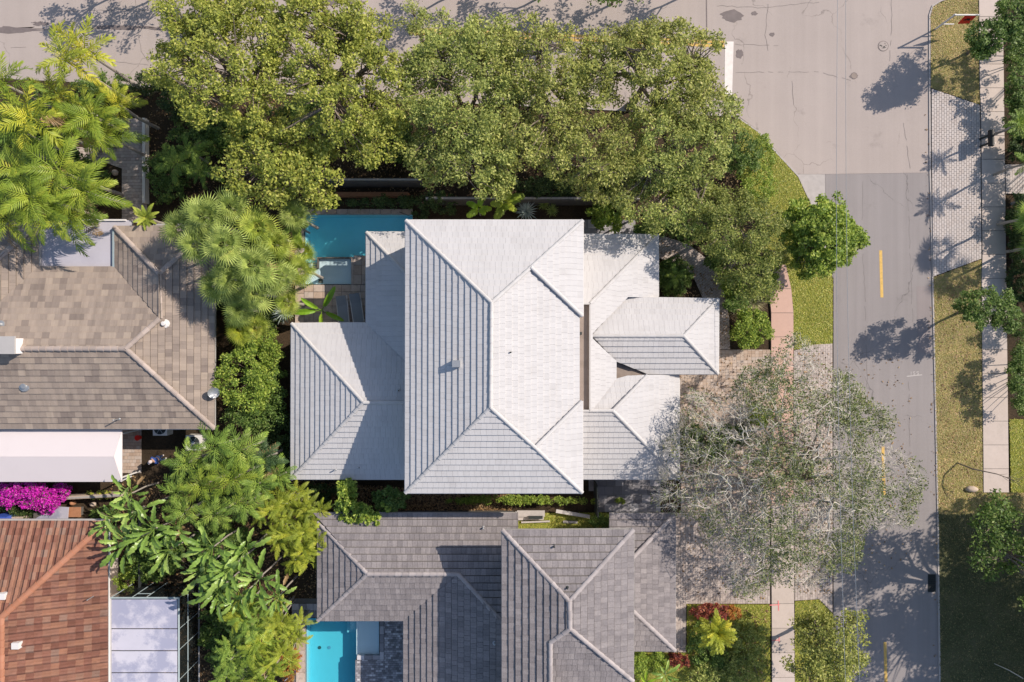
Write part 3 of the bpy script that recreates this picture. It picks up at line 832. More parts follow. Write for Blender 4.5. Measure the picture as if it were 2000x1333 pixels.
wS = Face([(569, 936), (710, 787), (822, 787), (822, 936)], (569, 936), (822, 936), ZL, pt)
qW = Face([(716, 455), (790, 532), (822, 532), (822, 735), (716, 632)], (716, 455), (716, 632), ZL, pt)
qN = Face([(716, 455), (822, 455), (822, 532), (790, 532)], (716, 455), (822, 455), ZL, pt)
white_faces = [mW, mN, mS, mE1, mE2, mE3, lN, lE, lS, lSE, lSN, pN, pE, pS, wW, wN, wS, qW, qN]
wr = tile_roof(wh, white_faces, M['white_tile'], 0.30, 0.36, 0.062, jitter=0.006, gapw=0.003)
def ln(f, a, b): return (f.proj(a), f.proj(b))
hips = [ln(mW, (793, 432), (960, 592)), ln(mW, (960, 592), (958, 797)), ln(mW, (792, 963), (958, 797)),
        ln(mN, (1138, 432), (1037, 523)), ln(mN, (1037, 523), (960, 592)), ln(mS, (1137, 963), (1045, 875)), ln(mS, (1045, 875), (958, 797)),
        ln(mE1, (1137, 618), (1037, 523)), ln(mE2, (1136, 785), (1045, 875)),
        ln(lN, (1285, 460), (1153, 593)), ln(lS, (1326, 936), (1197, 803)), ln(lSE, (1264, 734), (1197, 803)), ln(lS, (1197, 803), (1153, 803)),
        ln(pN, (1403, 585), (1335, 657)), ln(pS, (1402, 731), (1335, 657)), ln(pS, (1335, 657), (1157, 657)),
        ln(wW, (570, 633), (710, 787)), ln(wW, (569, 936), (710, 787)), ln(wS, (710, 787), (800, 787)), ln(qW, (716, 455), (790, 532))]
caps(wr, hips, M['white_cap'], r=0.10, lift=0.03)
for e0, e1, z in (((793, 432), (1138, 432), ZM), ((792, 963), (1137, 963), ZM), ((793, 432), (792, 963), ZM), ((1138, 432), (1138, 619), ZM), ((1137, 784), (1137, 963), ZM),
                  ((1139, 459), (1285, 460), ZL), ((1285, 460), (1285, 580), ZL), ((1139, 936), (1326, 936), ZL), ((1326, 936), (1326, 741), ZL), ((1270, 583), (1403, 585), 3.3), ((1403, 585), (1402, 731), 3.3), ((1300, 731), (1402, 731), 3.3),
                  ((570, 633), (716, 632), ZL), ((569, 936), (790, 936), ZL), ((570, 633), (569, 936), ZL), ((716, 455), (716, 632), ZL), ((716, 455), (793, 455), ZL)):
    gutter(wh, e0, e1, z, M['trim'])
wall_block(wh, [(808, 447), (1119, 447), (1119, 948), (808, 948)], 6.85, M['stucco'])
wall_block(wh, [(1100, 474), (1270, 474), (1270, 640), (1385, 640), (1385, 716), (1300, 716), (1300, 735), (1310, 755), (1310, 921), (1100, 921)], 2.82, M['stucco'])
wall_block(wh, [(586, 649), (732, 649), (732, 472), (822, 472), (822, 920), (586, 920)], 2.82, M['stucco'])
MB().prism([tuple(W(x, y, 4.45)[:2]) for x, y in ((1110, 594), (1152, 594), (1152, 803), (1110, 803))], 2.7, 4.45).build("flat_roof", M['strip'], wh)
for a, b in (((1152.5, 594), (1152.5, 803)), ((1139, 594), (1152, 594)), ((1139, 803), (1152, 803))):
    p, q = W(*a, 4.62), W(*b, 4.62); d = q - p
    MB().box((p + q) / 2 - Vector((0, 0, .06)), (d.length, 0.10, 0.30), math.atan2(d.y, d.x)).build("parapet", M['white_cap'], wh)
MB().prism([tuple(W(x, y, 3.25)[:2]) for x, y in ((1196, 700), (1275, 726), (1275, 733), (1196, 748))], 2.7, 3.24).build("cricket_roof", M['strip'], wh)
p = mW.proj((892, 711))
MB().box(p + Vector((0, 0, 0.12)), (0.42, 0.36, 0.45)).build("box_vent", M['metal'], wh)
roof_vent(wh, mE3, (997, 689), 0.22, 0.04, 'dark'); roof_vent(wh, wN, (778, 764), 0.4, 0.06); roof_vent(wh, wS, (702, 914), 0.4, 0.05); roof_vent(wh, wS, (656, 918), 0.35, 0.04)
MB().box(W(1133, 652, 4.52), (0.18, 0.16, 0.25)).build("vent_stub", M['dark'], wh)

# -------- tan house
th = thing("tan_house", "house with mottled tan-brown roof tiles, cut by the frame edge, beside the long white awning", "house", W(150, 650, 0))
ZT, pT = 2.9, 0.36
tS = Face([(-160, 838), (419, 838), (246, 682), (-160, 682)], (-160, 838), (419, 838), ZT, pT)
tE = Face([(419, 838), (420, 436), (311, 535), (313, 623), (246, 682)], (419, 838), (420, 436), ZT, pT)
tN2 = Face([(224, 443), (420, 441), (311, 535)], (224, 443), (420, 441), ZT, pT)
tW2 = Face([(224, 445), (311, 535), (313, 623), (224, 522)], (224, 445), (224, 522), ZT, pT)
tN = Face([(-160, 682), (246, 682), (312, 623), (223, 522), (76, 522), (0, 590), (-160, 590)], (76, 522), (223, 522), ZT, pT)
tE3 = Face([(76, 440), (76, 522), (2, 588), (-60, 588), (-60, 500), (-20, 520), (75, 437)], (76, 440), (76, 522), ZT, pT)
tN3 = Face([(-160, 437), (75, 437), (-20, 522), (-60, 500), (-160, 500)], (-160, 437), (75, 437), ZT, pT)
tr = tile_roof(th, [tS, tE, tN2, tW2, tN, tE3, tN3], M['tan_tile'], 0.43, 0.385, 0.05, jitter=0.006, gapw=0.003, slot=0.02)
caps(tr, [ln(tS, (419, 838), (246, 682)), ln(tS, (246, 682), (-20, 682)), ln(tN, (312, 623), (246, 682)), ln(tE, (313, 623), (311, 535)),
          ln(tW2, (224, 445), (311, 535)), ln(tN2, (418, 442), (311, 535)), ln(tE3, (75, 438), (-20, 521))], M['tan_cap'], r=0.15)
gutter(th, (-160, 838), (419, 838), ZT, M['trim']); gutter(th, (419, 838), (420, 436), ZT, M['greytrim']); gutter(th, (300, 440), (420, 440), ZT, M['greytrim'])
gutter(th, (223, 447), (223, 524), ZT + 0.12, M['bronze'], 0.16)
MB().prism([tuple(W(x, y, 2.75)[:2]) for x, y in ((76, 431), (256, 431), (256, 445), (232, 530), (70, 530))], 2.5, 2.76).build("flat_roof", M['flatroof'], th)
MB().box((W(150, 431, 2.8)), (3.3 * 1.8, 0.1, 0.14)).build("parapet", M['trim'], th)
gutter(th, (77, 440), (77, 522), ZT + 0.08, M['greytrim'], 0.12)
wall_block(th, [(-160, 452), (75, 452), (75, 446), (240, 446), (372, 465), (372, 822), (-160, 822)], 2.7, M['stucco_tan'], 2.9)
ch = MB().prism([tuple(W(x, y, 4.0)[:2]) for x, y in ((-40, 662), (58, 662), (58, 691), (-40, 691))], 3.0, 5.3).build("chimney", M['white'], th)
MB().box(W(-5, 675, 5.42), (2.0, 1.0, 0.12)).build("chimney_cap", M['greytrim'], ch)
roof_vent(th, tE, (322, 633), 0.28, 0.13, 'trim', "roof_vent"); roof_vent(th, tS, (48, 755), 0.20, 0.16, 'metal', "roof_vent"); roof_vent(th, tN, (2, 635), 0.3, 0.12, 'metal', "roof_vent")
roof_vent(th, tS, (234, 819), 0.75, 0.035, 'metal')

# long white awning roof
aw = thing("awning", "long white ridged sheet-metal awning running along the tan house eave", "awning", W(120, 893, 0))
za, zb = 2.55, 2.95
def quad3(pts, th=0.05):
    mb = MB(); n = len(pts)
    mb.add([Vector(p) for p in pts] + [Vector(p) - Vector((0, 0, th)) for p in pts], [tuple(range(n)), tuple(range(2 * n - 1, n - 1, -1))] + [(i, n + i, n + (i + 1) % n, (i + 1) % n) for i in range(n)])
    return mb
mbm = quad3([W(-120, 893, zb), W(222, 893, zb), W(238, 841, za), W(-120, 841, za)][::-1]); mbm.build("roof_sheet", M['whitemetal'], aw)
quad3([W(-120, 893.2, zb), W(222, 893.2, zb), W(238, 942, za), W(-120, 942, za)]).build("roof_sheet", M['whitemetal'], aw)
quad3([W(222.3, 893, zb), W(238.3, 841, za), W(238.3, 942, za)][::-1]).build("end_sheet", M['whitemetal'], aw)
for x in (-100, 60, 230):
    p = W(x, 936, za); MB().box((p.x, p.y, za / 2), (0.08, 0.08, za - 0.06)).build("post", M['trim'], aw)
    p = W(x, 850, za); MB().box((p.x, p.y, za / 2), (0.08, 0.08, za - 0.06)).build("post", M['trim'], aw)

# -------- grey house
gh = thing("grey_house", "house with grey-brown shake tiles below the white house, next to the smaller bright pool", "house", W(1000, 1200, 0))
ZG, ZGL, pG = 6.9, 2.8, 0.36
gN = Face([(981, 1036), (1237, 1035), (1112, 1175)], (981, 1036), (1237, 1035), ZG, pG)
gW = Face([(981, 1036), (1112, 1175), (1113, 1229), (1075, 1255), (1075, 1450), (981, 1450)], (981, 1036), (981, 1450), ZG, pG)
gE = Face([(1237, 1035), (1236, 1331), (1114, 1229), (1112, 1175)], (1237, 1035), (1236, 1331), ZG, pG)
gS = Face([(1070, 1258), (1114, 1229), (1236, 1331), (1070, 1334)], (1236, 1331), (1150, 1331), ZG, pG)
kN = Face([(612, 1003), (1012, 1003), (1012, 1248), (895, 1122), (718, 1122)], (612, 1003), (1012, 1003), ZGL, pG)
kW = Face([(621, 1020), (718, 1122), (621, 1212)], (621, 1020), (621, 1212), ZGL, pG)
kS = Face([(621, 1212), (718, 1122), (895, 1122), (789, 1212)], (621, 1212), (789, 1212), ZGL, pG)
kV = Face([(789, 1212), (895, 1122), (1012, 1248), (1012, 1450), (789, 1450)], (789, 1212), (789, 1450), ZGL, pG)
rE = Face([(1318, 1004), (1318, 1271), (1225, 1184), (1225, 1101)], (1318, 1004), (1318, 1271), ZGL, pG)
rN = Face([(1190, 1004), (1318, 1004), (1225, 1101), (1190, 1101)], (1190, 1004), (1318, 1004), ZGL, pG)
rS = Face([(1225, 1271), (1318, 1271), (1225, 1184)], (1225, 1271), (1318, 1271), ZGL, pG)
gr = tile_roof(gh, [gN, gW, gE, gS, kN, kW, kS, kV, rE, rN, rS], M['grey_tile'], 0.30, 0.40, 0.07, jitter=0.016, gapw=0.005, slot=0.045)
caps(gr, [ln(gN, (981, 1036), (1112, 1175)), ln(gN, (1237, 1035), (1112, 1175)), ln(gW, (1112, 1175), (1113, 1229)), ln(gW, (1113, 1229), (1075, 1255)), ln(gW, (1075, 1255), (1075, 1450)),
          ln(gE, (1236, 1331), (1114, 1229)), ln(kW, (621, 1020), (718, 1122)), ln(kW, (621, 1212), (718, 1122)), ln(kN, (718, 1122), (895, 1122)), ln(kN, (895, 1122), (1000, 1236)),
          ln(rE, (1318, 1271), (1232, 1190)), ln(rE, (1318, 1004), (1232, 1094))], M['grey_cap'], r=0.12, lift=0.03)
for e0, e1, z in (((981, 1036), (1237, 1035), ZG), ((981, 1036), (981, 1450), ZG), ((1237, 1035), (1236, 1331), ZG), ((620, 1003), (1007, 1003), ZGL), ((621, 1020), (621, 1212), ZGL), ((621, 1212), (789, 1212), ZGL), ((789, 1212), (789, 1450), ZGL),
                  ((1318, 1004), (1318, 1271), ZGL), ((1237, 1271), (1318, 1271), ZGL), ((1190, 1004), (1318, 1004), ZGL), ((1008, 1000), (1008, 1034), ZGL), ((1150, 1331), (1236, 1331), ZG)):
    gutter(gh, e0, e1, z, M['coping'] if z == ZG else M['greytrim'])
wall_block(gh, [(997, 1110), (1221, 1110), (1221, 1318), (1221, 1450), (997, 1450)], 6.6, M['stucco'], ZG)
wall_block(gh, [(1062, 1268), (1072, 1262), (1072, 1450), (1062, 1450)], 7.6, M['stucco'], 7.8)
wall_block(gh, [(640, 1040), (1000, 1040), (1000, 1440), (808, 1440), (808, 1193), (640, 1193)], 2.85, M['stucco'], ZGL)
wall_block(gh, [(1200, 1040), (1302, 1040), (1302, 1255), (1200, 1255)], 2.85, M['stucco'], ZGL)
roof_vent(gh, gN, (1082, 1067), 0.3, 0.05, 'dark'); roof_vent(gh, gN, (1108, 1148), 0.25, 0.05, 'dark'); roof_vent(gh, kN, (944, 1031), 0.3, 0.05, 'metal'); roof_vent(gh, kV, (966, 1256), 0.3, 0.06, 'metal')
MB().prism([tuple(W(x, y, 6.5)[:2]) for x, y in ((1183, 1331), (1227, 1329), (1227, 1450), (1183, 1450))], 5.8, 6.8).build("skylight", M['bluebin'] if False else M['trim'], gh)

# -------- terracotta house
ch_ = thing("terracotta_house", "house with a red-brown barrel-tile roof in the bottom corner beside the white panelled enclosure", "house", W(60, 1200, 0))
ZC, pC = 2.8, 0.36
cN = Face([(-200, 1018), (211, 1018), (4, 1206), (-200, 1206)], (-200, 1018), (211, 1018), ZC, pC)
cE = Face([(211, 1018), (211, 1450), (4, 1450), (4, 1206)], (211, 1018), (211, 1450), ZC, pC)
cr = tile_roof(ch_, [cN, cE], M['clay_tile'], 0.40, 0.42, 0.03, barrel=True)
caps(cr, [ln(cN, (211, 1018), (4, 1206)), ln(cE, (4, 1206), (4, 1450))], M['clay_cap'], r=0.19, length=0.42, lift=0.06)
gutter(ch_, (-200, 1016), (212, 1016), ZC, M['greytrim']); gutter(ch_, (212, 1016), (212, 1450), ZC, M['trim'])
wall_block(ch_, [(-200, 1054), (163, 1054), (163, 1440), (-200, 1440)], 2.65, M['stucco'], ZC)
for f, px in ((cN, (9, 1163)), (cE, (36, 1259))):
    q = f.proj(px); MB().box(q + Vector((0, 0, 0.12)), (0.42, 0.36, 0.34)).build("box_vent", M['trim'], ch_)
roof_vent(ch_, cE, (185, 1164), 0.8, 0.03, 'metal')

# -------- panelled pool enclosure beside it
en = thing("pool_enclosure", "white-panelled screen enclosure with thin metal bars beside the terracotta roof", "enclosure", W(300, 1300, 0))
ze = 2.6
cols = [(1172, 1228), (1230, 1271), (1273, 1314), (1316, 1420)]
for y0, y1 in cols:
    MB().prism([tuple(W(x, y, ze)[:2]) for x, y in ((218, y0), (346, y0), (346, y1), (218, y1))], ze - 0.04, ze + rnd.uniform(0, .01)).build("roof_panel", M['panel'], en)
def bar(px0, z0, px1, z1, w=0.07, m='bronze', par=None, name="frame_bar"):
    p, q = W(*px0, z0), W(*px1, z1)
    return MB().tube([p, q], w / 2, 4).build(name, M[m], par or en)
def gxy(px, z):                         # image pixel of a ground point straight below (px at height z)
    return (1000 + (px[0] - 1000) * (H - z) / H, 667 + (px[1] - 667) * (H - z) / H)
nw, ne, se = (216, 1169), (349, 1169), (349, 1430)
bar(nw, ze, ne, ze, 0.12); bar(ne, ze, se, ze, 0.12); bar(nw, ze, (216, 1430), ze, 0.10, 'greytrim')
for x in (216, 256, 284, 349):
    bar((x, 1169), ze, gxy((x, 1169), ze), 0, 0.06)
for y in (1230, 1271, 1330, 1380):
    bar((349, y), ze, gxy((349, y), ze), 0, 0.05)
for f in (0.55,):
    z = ze * f
    a, b, c2 = gxy((256, 1169), ze), gxy((284, 1169), ze), gxy(ne, ze)
    pa, pb, pc_, pd = W(*gxy(nw, ze)), W(*gxy(ne, ze)), W(*gxy(se, ze)), None
    up = Vector((0, 0, z))
    MB().tube([pb + up, pc_ + up], 0.03, 4).build("frame_bar", M['bronze'], en)
    q0, q1 = W(*gxy((256, 1169), ze)), W(*gxy((284, 1169), ze))
    MB().tube([q0 + Vector((0, 0, 1.9)), q1 + Vector((0, 0, 1.9))], 0.03, 4).build("frame_bar", M['bronze'], en)
pa, pb, pc_ = W(*gxy(nw, ze)), W(*gxy(ne, ze)), W(*gxy(se, ze))
MB().add([pa, pb, pb + Vector((0, 0, ze - .06)), pa + Vector((0, 0, ze - .06))], [(0, 1, 2, 3)]).build("screen", M['screen'], en)
MB().add([pb, pc_, pc_ + Vector((0, 0, ze - .06)), pb + Vector((0, 0, ze - .06))], [(0, 1, 2, 3)]).build("screen", M['screen'], en)
MB().tube([pb + Vector((0.05, 0, 0.04)), pc_ + Vector((0.05, 0, 0.04))], 0.05, 4).build("sill", M['greytrim'], en)
MB().prism([tuple(W(x, y, 0)[:2]) for x, y in ((213, 1090), (232, 1090), (232, 1166), (213, 1166))], 0, 0.08).build("paved_edge", M['concrete'], en)

# ------------------------------------------------------------------ pools
def pool(label, P, depth, mat_floor, mat_water, zw, floors, loc):
    root = thing("swimming_pool", label, "pool", loc)
    poly = [tuple(W(x, y, 0)[:2]) for x, y in P]
    x0, x1 = min(p[0] for p in poly), max(p[0] for p in poly); y0, y1 = min(p[1] for p in poly), max(p[1] for p in poly)
    mb = MB()
    mb.add([(x0, y0, -depth), (x1, y0, -depth), (x1, y1, -depth), (x0, y1, -depth)], [(0, 1, 2, 3)])
    for a, b in (((x0, y0), (x0, y1)), ((x1, y1), (x1, y0)), ((x0, y1), (x1, y1)), ((x1, y0), (x0, y0))):
        mb.add([(*a, -depth), (*b, -depth), (*b, 0.12), (*a, 0.12)], [(0, 1, 2, 3)])
    mb.build("basin", mat_floor, root)
    MB().box(Vector(((x0 + x1) / 2, (y0 + y1) / 2, (zw - depth - .03) / 2)), (x1 - x0 + .03, y1 - y0 + .03, zw + depth + .03)).build("water", mat_water, root)
    for nm, pxs, za, zb, m in floors:
        MB().prism([tuple(W(x, y, zb)[:2]) for x, y in pxs], za, zb).build(nm, M[m], root)
    return root
def rect(x0, y0, x1, y1): return [(x0, y0), (x1, y0), (x1, y1), (x0, y1)]
pool1 = pool("deep blue pool with a pale shallow ledge, tucked beside the white house under the trees", P1, 1.15, M['plaster1'], M['water1'], 0.0, [
    ("spa_wall", rect(619, 503, 690, 505.5), -1.1, 0.08, 'stone'), ("spa_wall", rect(619, 505.5, 621.5, 524), -1.1, 0.08, 'stone'),
    ("step", rect(594, 503, 619, 524), -1.1, -0.55, 'plaster1'), ("step", rect(594, 514, 619, 524), -0.5, -0.25, 'ledge'),
    ("spa_wall", rect(594, 523, 621.5, 525), -1.1, 0.05, 'stone'),
    ("ledge", rect(621.6, 505.6, 686, 556), -1.1, -0.20, 'ledge'), ("ledge", rect(594, 525.2, 621.5, 556), -1.1, -0.22, 'ledge'),
    ("drain", rect(622, 546, 630, 554), -0.19, -0.14, 'stone')], W(700, 470, 0))
pool2 = pool("bright aqua pool with a pale sun shelf, beside the grey house", P2, 1.15, M['plaster2'], M['water2'], 0.0, [
    ("ledge", rect(696, 1200, 741, 1280), -1.1, -0.16, 'ledge'), ("step", rect(678, 1200, 696, 1236), -1.1, -0.7, 'plaster2'), ("step", rect(684, 1200, 696, 1230), -0.7, -0.4, 'plaster2'),
    ("drain", blob(624, 1266, 3.2, 3.2, 10, 0), -1.14, -1.11, 'stone'), ("drain", blob(643, 1266, 3.2, 3.2, 10, 0), -1.14, -1.11, 'panel')], W(650, 1270, 0))
# coping and decks: every stone on its own
def stones(parent, x0, y0, x1, y1, nx, ny, m, z=0.1, th=0.2, name="coping_stone"):
    for i in range(nx):
        for j in range(ny):
            a, b = x0 + (x1 - x0) * i / nx, x0 + (x1 - x0) * (i + 1) / nx
            c, d = y0 + (y1 - y0) * j / ny, y0 + (y1 - y0) * (j + 1) / ny
            zt = z + rnd.uniform(-.006, .008); g = 0.35
            MB().prism(gp([(a + g, c + g), (b - g, c + g), (b - g, d - g), (a + g, d - g)], z), z - th, zt).build(name, m, parent)
stones(pool1, 594, 409, 806, 420, 10, 1, M['travertine'])
d1 = sheet("pool_deck", [(576, 409), (594, 409), (594, 556.5), (690.5, 556.5), (690.5, 500), (722, 500), (722, 640), (576, 640)], -0.2, 0.06, M['joint'])
stones(d1, 576, 420, 593.6, 640, 1, 10, M['travertine'], 0.1, 0.05, "paving_stone")
stones(d1, 594, 557, 722, 640, 7, 6, M['travertine'], 0.1, 0.05, "paving_stone")
stones(d1, 690.6, 500, 722, 556.6, 2, 3, M['travertine'], 0.1, 0.05, "paving_stone")
MB().prism(gp(rect(686.2, 503, 690.6, 556.6), 0.1), -1.1, 0.1).build("coping_stone", M['travertine'], pool1)
d2 = sheet("side_deck", [(570, 1170), (640, 1170), (640, 1206.5), (596.5, 1206.5), (596.5, 1420), (570, 1420)], -0.2, 0.06, M['joint'])
stones(d2, 578, 1207, 596.6, 1400, 1, 9, M['travertine'], 0.1, 0.05, "paving_stone")
stones(d2, 570, 1180, 640, 1207, 5, 2, M['darkpaver'], 0.1, 0.05, "paving_stone")
stones(pool2, 741.3, 1207, 750, 1290, 1, 5, M['darkpaver'], 0.1); stones(pool2, 697, 1281, 742, 1290, 3, 1, M['darkpaver'], 0.1)
paver_field("slate_deck", [(750.5, 1200), (800, 1200), (800, 1420), (741.5, 1420), (694, 1420), (694, 1290.5), (750.5, 1290.5)], 0.2, 0.14, 0.09, M['darkpaver'], rot=0.0)
MB().prism(gp([(694, 1290.5), (750, 1290.5), (750, 1420), (694, 1420)], 0.06), -1.5, 0.05).build("deck_slab", M['joint'], None)["kind"] = "structure"

# ------------------------------------------------------------------ loungers and other small things
def lounger(px, py, rot, label):
    c = W(px, py, 0.1)
    root = thing("sun_lounger", label, "sun lounger", c, "sun loungers on the pool deck")
    Mx = Matrix.Translation(c) @ Matrix.Rotation(rot, 4, 'Z')
    def b(name, cen, sz, m, tilt=0):
        mm = Mx @ Matrix.Translation(cen) @ Matrix.Rotation(tilt, 4, 'X')
        mb = MB(); mb.box(Vector((0, 0, 0)), sz); mb.v = [tuple(mm @ Vector(v)) for v in mb.v]
        return mb.build(name, m, root)
    b("seat", Vector((0, -0.30, 0.34)), (0.62, 1.25, 0.05), M['fabric'])
    b("backrest", Vector((0, 0.62, 0.47)), (0.62, 0.66, 0.05), M['fabric'], 0.42)
    for s in (-1, 1):
        b("side_rail", Vector((s * 0.34, 0, 0.33)), (0.045, 1.9, 0.06), M['trim'])
        for y in (-0.8, 0.6): b("leg", Vector((s * 0.33, y, 0.15)), (0.05, 0.05, 0.32), M['trim'])
lounger(672, 608, 0.10, "grey sun lounger nearer the banana plant on the pool deck")
lounger(699, 603, 0.14, "grey sun lounger against the white house wall on the pool deck")

def ac(px, py, label, sz=0.9):
    z = 0.85; c = W(px, py, z)
    root = thing("air_conditioner", label, "air conditioner", (c.x, c.y, 0))
    MB().box((c.x, c.y, z / 2 + 0.02), (sz, sz, z - 0.1)).build("casing", M['trim'], root)
    MB().lathe((c.x, c.y, z - 0.03), [(sz * .42, 0), (sz * .42, 0.03), (sz * .38, 0.04)], 18).build("fan_grille", M['dark'], root)
    MB().lathe((c.x, c.y, z + 0.012), [(sz * .12, 0), (sz * .10, 0.03)], 10).build("fan_hub", M['metal'], root)
    mb = MB()
    for k in range(3):
        mb.box((c.x, c.y, z + 0.02), (sz * .8, 0.02, 0.015), k * math.pi / 3)
    mb.build("grille_bars", M['metal'], root)
ac(312, 838, "white square air-conditioning unit half under the tan house eave")
ac(377, 866, "white air-conditioning unit half hidden by palms past the tan house eave", 0.95)

# satellite dish on the eave of the tan house
c = W(417, 767, 3.4)
root = thing("satellite_dish", "round pale satellite dish on the tan house eave beside the green bushes", "satellite dish", c)
dm = MB(); prof = [(0.02, 0.0), (0.12, 0.012), (0.24, 0.05), (0.34, 0.10)]; vs, fs = [], []
rot = Matrix.Rotation(0.5, 4, 'Y') @ Matrix.Rotation(0.3, 4, 'X')
for r_, z_ in prof:
    for k in range(16):
        vs.append(c + (rot @ Vector((r_ * math.cos(k * math.pi / 8), r_ * math.sin(k * math.pi / 8), z_))))
for i in range(3):
    for k in range(16): fs.append((i * 16 + k, i * 16 + (k + 1) % 16, (i + 1) * 16 + (k + 1) % 16, (i + 1) * 16 + k))
fs.append(tuple(range(15, -1, -1)))
MB().add(vs, fs).build("dish", M['metal'], root)
MB().tube([c - Vector((0, 0, 0.7)), c], 0.035, 6).build("mast", M['metal'], root)
MB().tube([c + rot @ Vector((0.3, 0, 0.08)), c + rot @ Vector((0.1, 0, 0.42))], 0.018, 5).build("arm", M['metal'], root)
MB().box(c + rot @ Vector((0.08, 0, 0.43)), (0.09, 0.09, 0.09)).build("receiver", M['trim'], root)

# yard sign: white post with an arm and a hanging red board
b = W(1827, 58, 0.1)
root = thing("yard_sign", "red hanging sign board on a white post and arm on the verge grass", "sign", b)
MB().box(b + Vector((0, 0, 0.95)), (0.08, 0.08, 2.1)).build("post", M['trim'], root)
MB().box(b + Vector((0.72, 0, 1.92)), (1.62, 0.07, 0.08)).build("arm", M['trim'], root)
MB().box(b + Vector((0.36, 0, 0.7)), (0.75, 0.05, 0.06)).build("lower_rail", M['trim'], root)
sb = MB().box(b + Vector((1.12, -0.02, 1.42)), (0.70, 0.03, 0.84), m=Matrix.Rotation(-0.22, 4, 'X')).build("sign_board", M['red'], root)
q = b + Vector((1.10, -0.055, 1.40))
lg = MB()
for dx, dz, sx, sz in ((-0.10, -0.02, 0.16, 0.10), (0.04, 0.05, 0.22, 0.10), (0.12, -0.03, 0.14, 0.08)):
    lg.box(q + Vector((dx, 0.22 * 0 - 0.0, dz)), (sx, 0.012, sz), m=Matrix.Rotation(-0.22, 4, 'X'))
lg.build("emblem", M['black'], sb)
for dx in (0.85, 1.38):
    MB().tube([b + Vector((dx, 0, 1.9)), b + Vector((dx, 0.06, 1.82))], 0.012, 4).build("hook", M['metal'], root)

# mailbox pair casting onto the sidewalk
def mailbox(px, py, label):
    c = W(px, py, 1.05)
    root = thing("mailbox", label, "mailbox", (c.x, c.y, 0))
    MB().box((c.x, c.y, 0.5), (0.1, 0.1, 1.1)).build("post", M['dark'], root)
    mb = MB(); n = 8; vs = []
    for y in (-0.26, 0.26):
        vs += [(c.x + 0.14, c.y + y, 1.02), (c.x - 0.14, c.y + y, 1.02)]
        vs += [(c.x - 0.14 * math.cos(math.pi * i / n), c.y + y, 1.16 + 0.14 * math.sin(math.pi * i / n)) for i in range(n + 1)]
    k = n + 3
    mb.add(vs, [tuple(range(k)), tuple(range(2 * k - 1, k - 1, -1))] + [(i, k + i, k + (i + 1) % k, (i + 1) % k) for i in range(k)])
    mb.build("box", M['black'], root)
    MB().box((c.x + 0.155, c.y - 0.1, 1.16), (0.02, 0.05, 0.18)).build("flag", M['metal'], root)
mailbox(1934, 264, "black roadside mailbox at the upper edge of the pale apron, farther one")
mailbox(1934.5, 279, "black roadside mailbox at the upper edge of the pale apron, nearer one")

# storm drain, manhole, rock
c = W(1820, 1140, 0.04)
root = thing("storm_drain", "black cast-iron storm drain grate at the shaded kerb", "drain", c)
MB().box(c + Vector((0, 0, 0.003)), (0.50, 1.15, 0.02)).build("frame", M['dark'], root)
for k in range(9):
    MB().box(c + Vector((0, -0.48 + k * 0.12, 0.02)), (0.40, 0.05, 0.02)).build("grate_bar", M['black'], root)
c = W(1725, 91, 0.03)
root = thing("manhole_cover", "round pale manhole cover in the middle of the crossing", "manhole cover", c)
MB().lathe(c, [(0.34, 0), (0.34, 0.012)], 24).build("rim", M['stainmark'], root)
MB().lathe(c, [(0.30, 0), (0.30, 0.018)], 24).build("lid", M['asphalt_light'], root)
mb = MB()
for k in range(14):
    a = rnd.uniform(0, 6.28); r_ = rnd.uniform(0.05, 0.26)
    mb.box(c + Vector((r_ * math.cos(a), r_ * math.sin(a), 0.021)), (0.09, 0.03, 0.008), rnd.choice((0, 0.7, 1.57)))
mb.build("lid_pattern", M['dark'], root)
c = W(1668, 149, 0.03)
root = thing("manhole_cover", "round brown utility cover beside the tree shade on the crossing", "manhole cover", c)
MB().lathe(c, [(0.22, 0), (0.22, 0.014)], 20).build("rim", M['stainmark'], root)
MB().lathe(c, [(0.18, 0), (0.18, 0.019)], 20).build("lid", M['strip'], root)

def rock(px, py, sx, sy, sz, label, m='rock', z=0.1, name="rock", cat="rock", group=None):
    c = W(px, py, z)
    me = MB().lathe((0, 0, 0), [(0.75, -0.3), (1.0, 0.1), (0.9, 0.55), (0.5, 0.92), (0.1, 1.0)], 10)
    me.v = [tuple(c + Vector((v[0] * sx * rnd.uniform(.85, 1.12), v[1] * sy * rnd.uniform(.85, 1.12), v[2] * sz))) for v in me.v]
    o = me.build(name, M[m], None, True); tag(o, label, cat, group)
rock(1896, 956, 0.42, 0.20, 0.25, "pale oblong rock on the verge beside the sidewalk end")
rock(226, 339, 0.2, 0.2, 0.3, "pale garden stone beside the shaded garden walk", z=0)

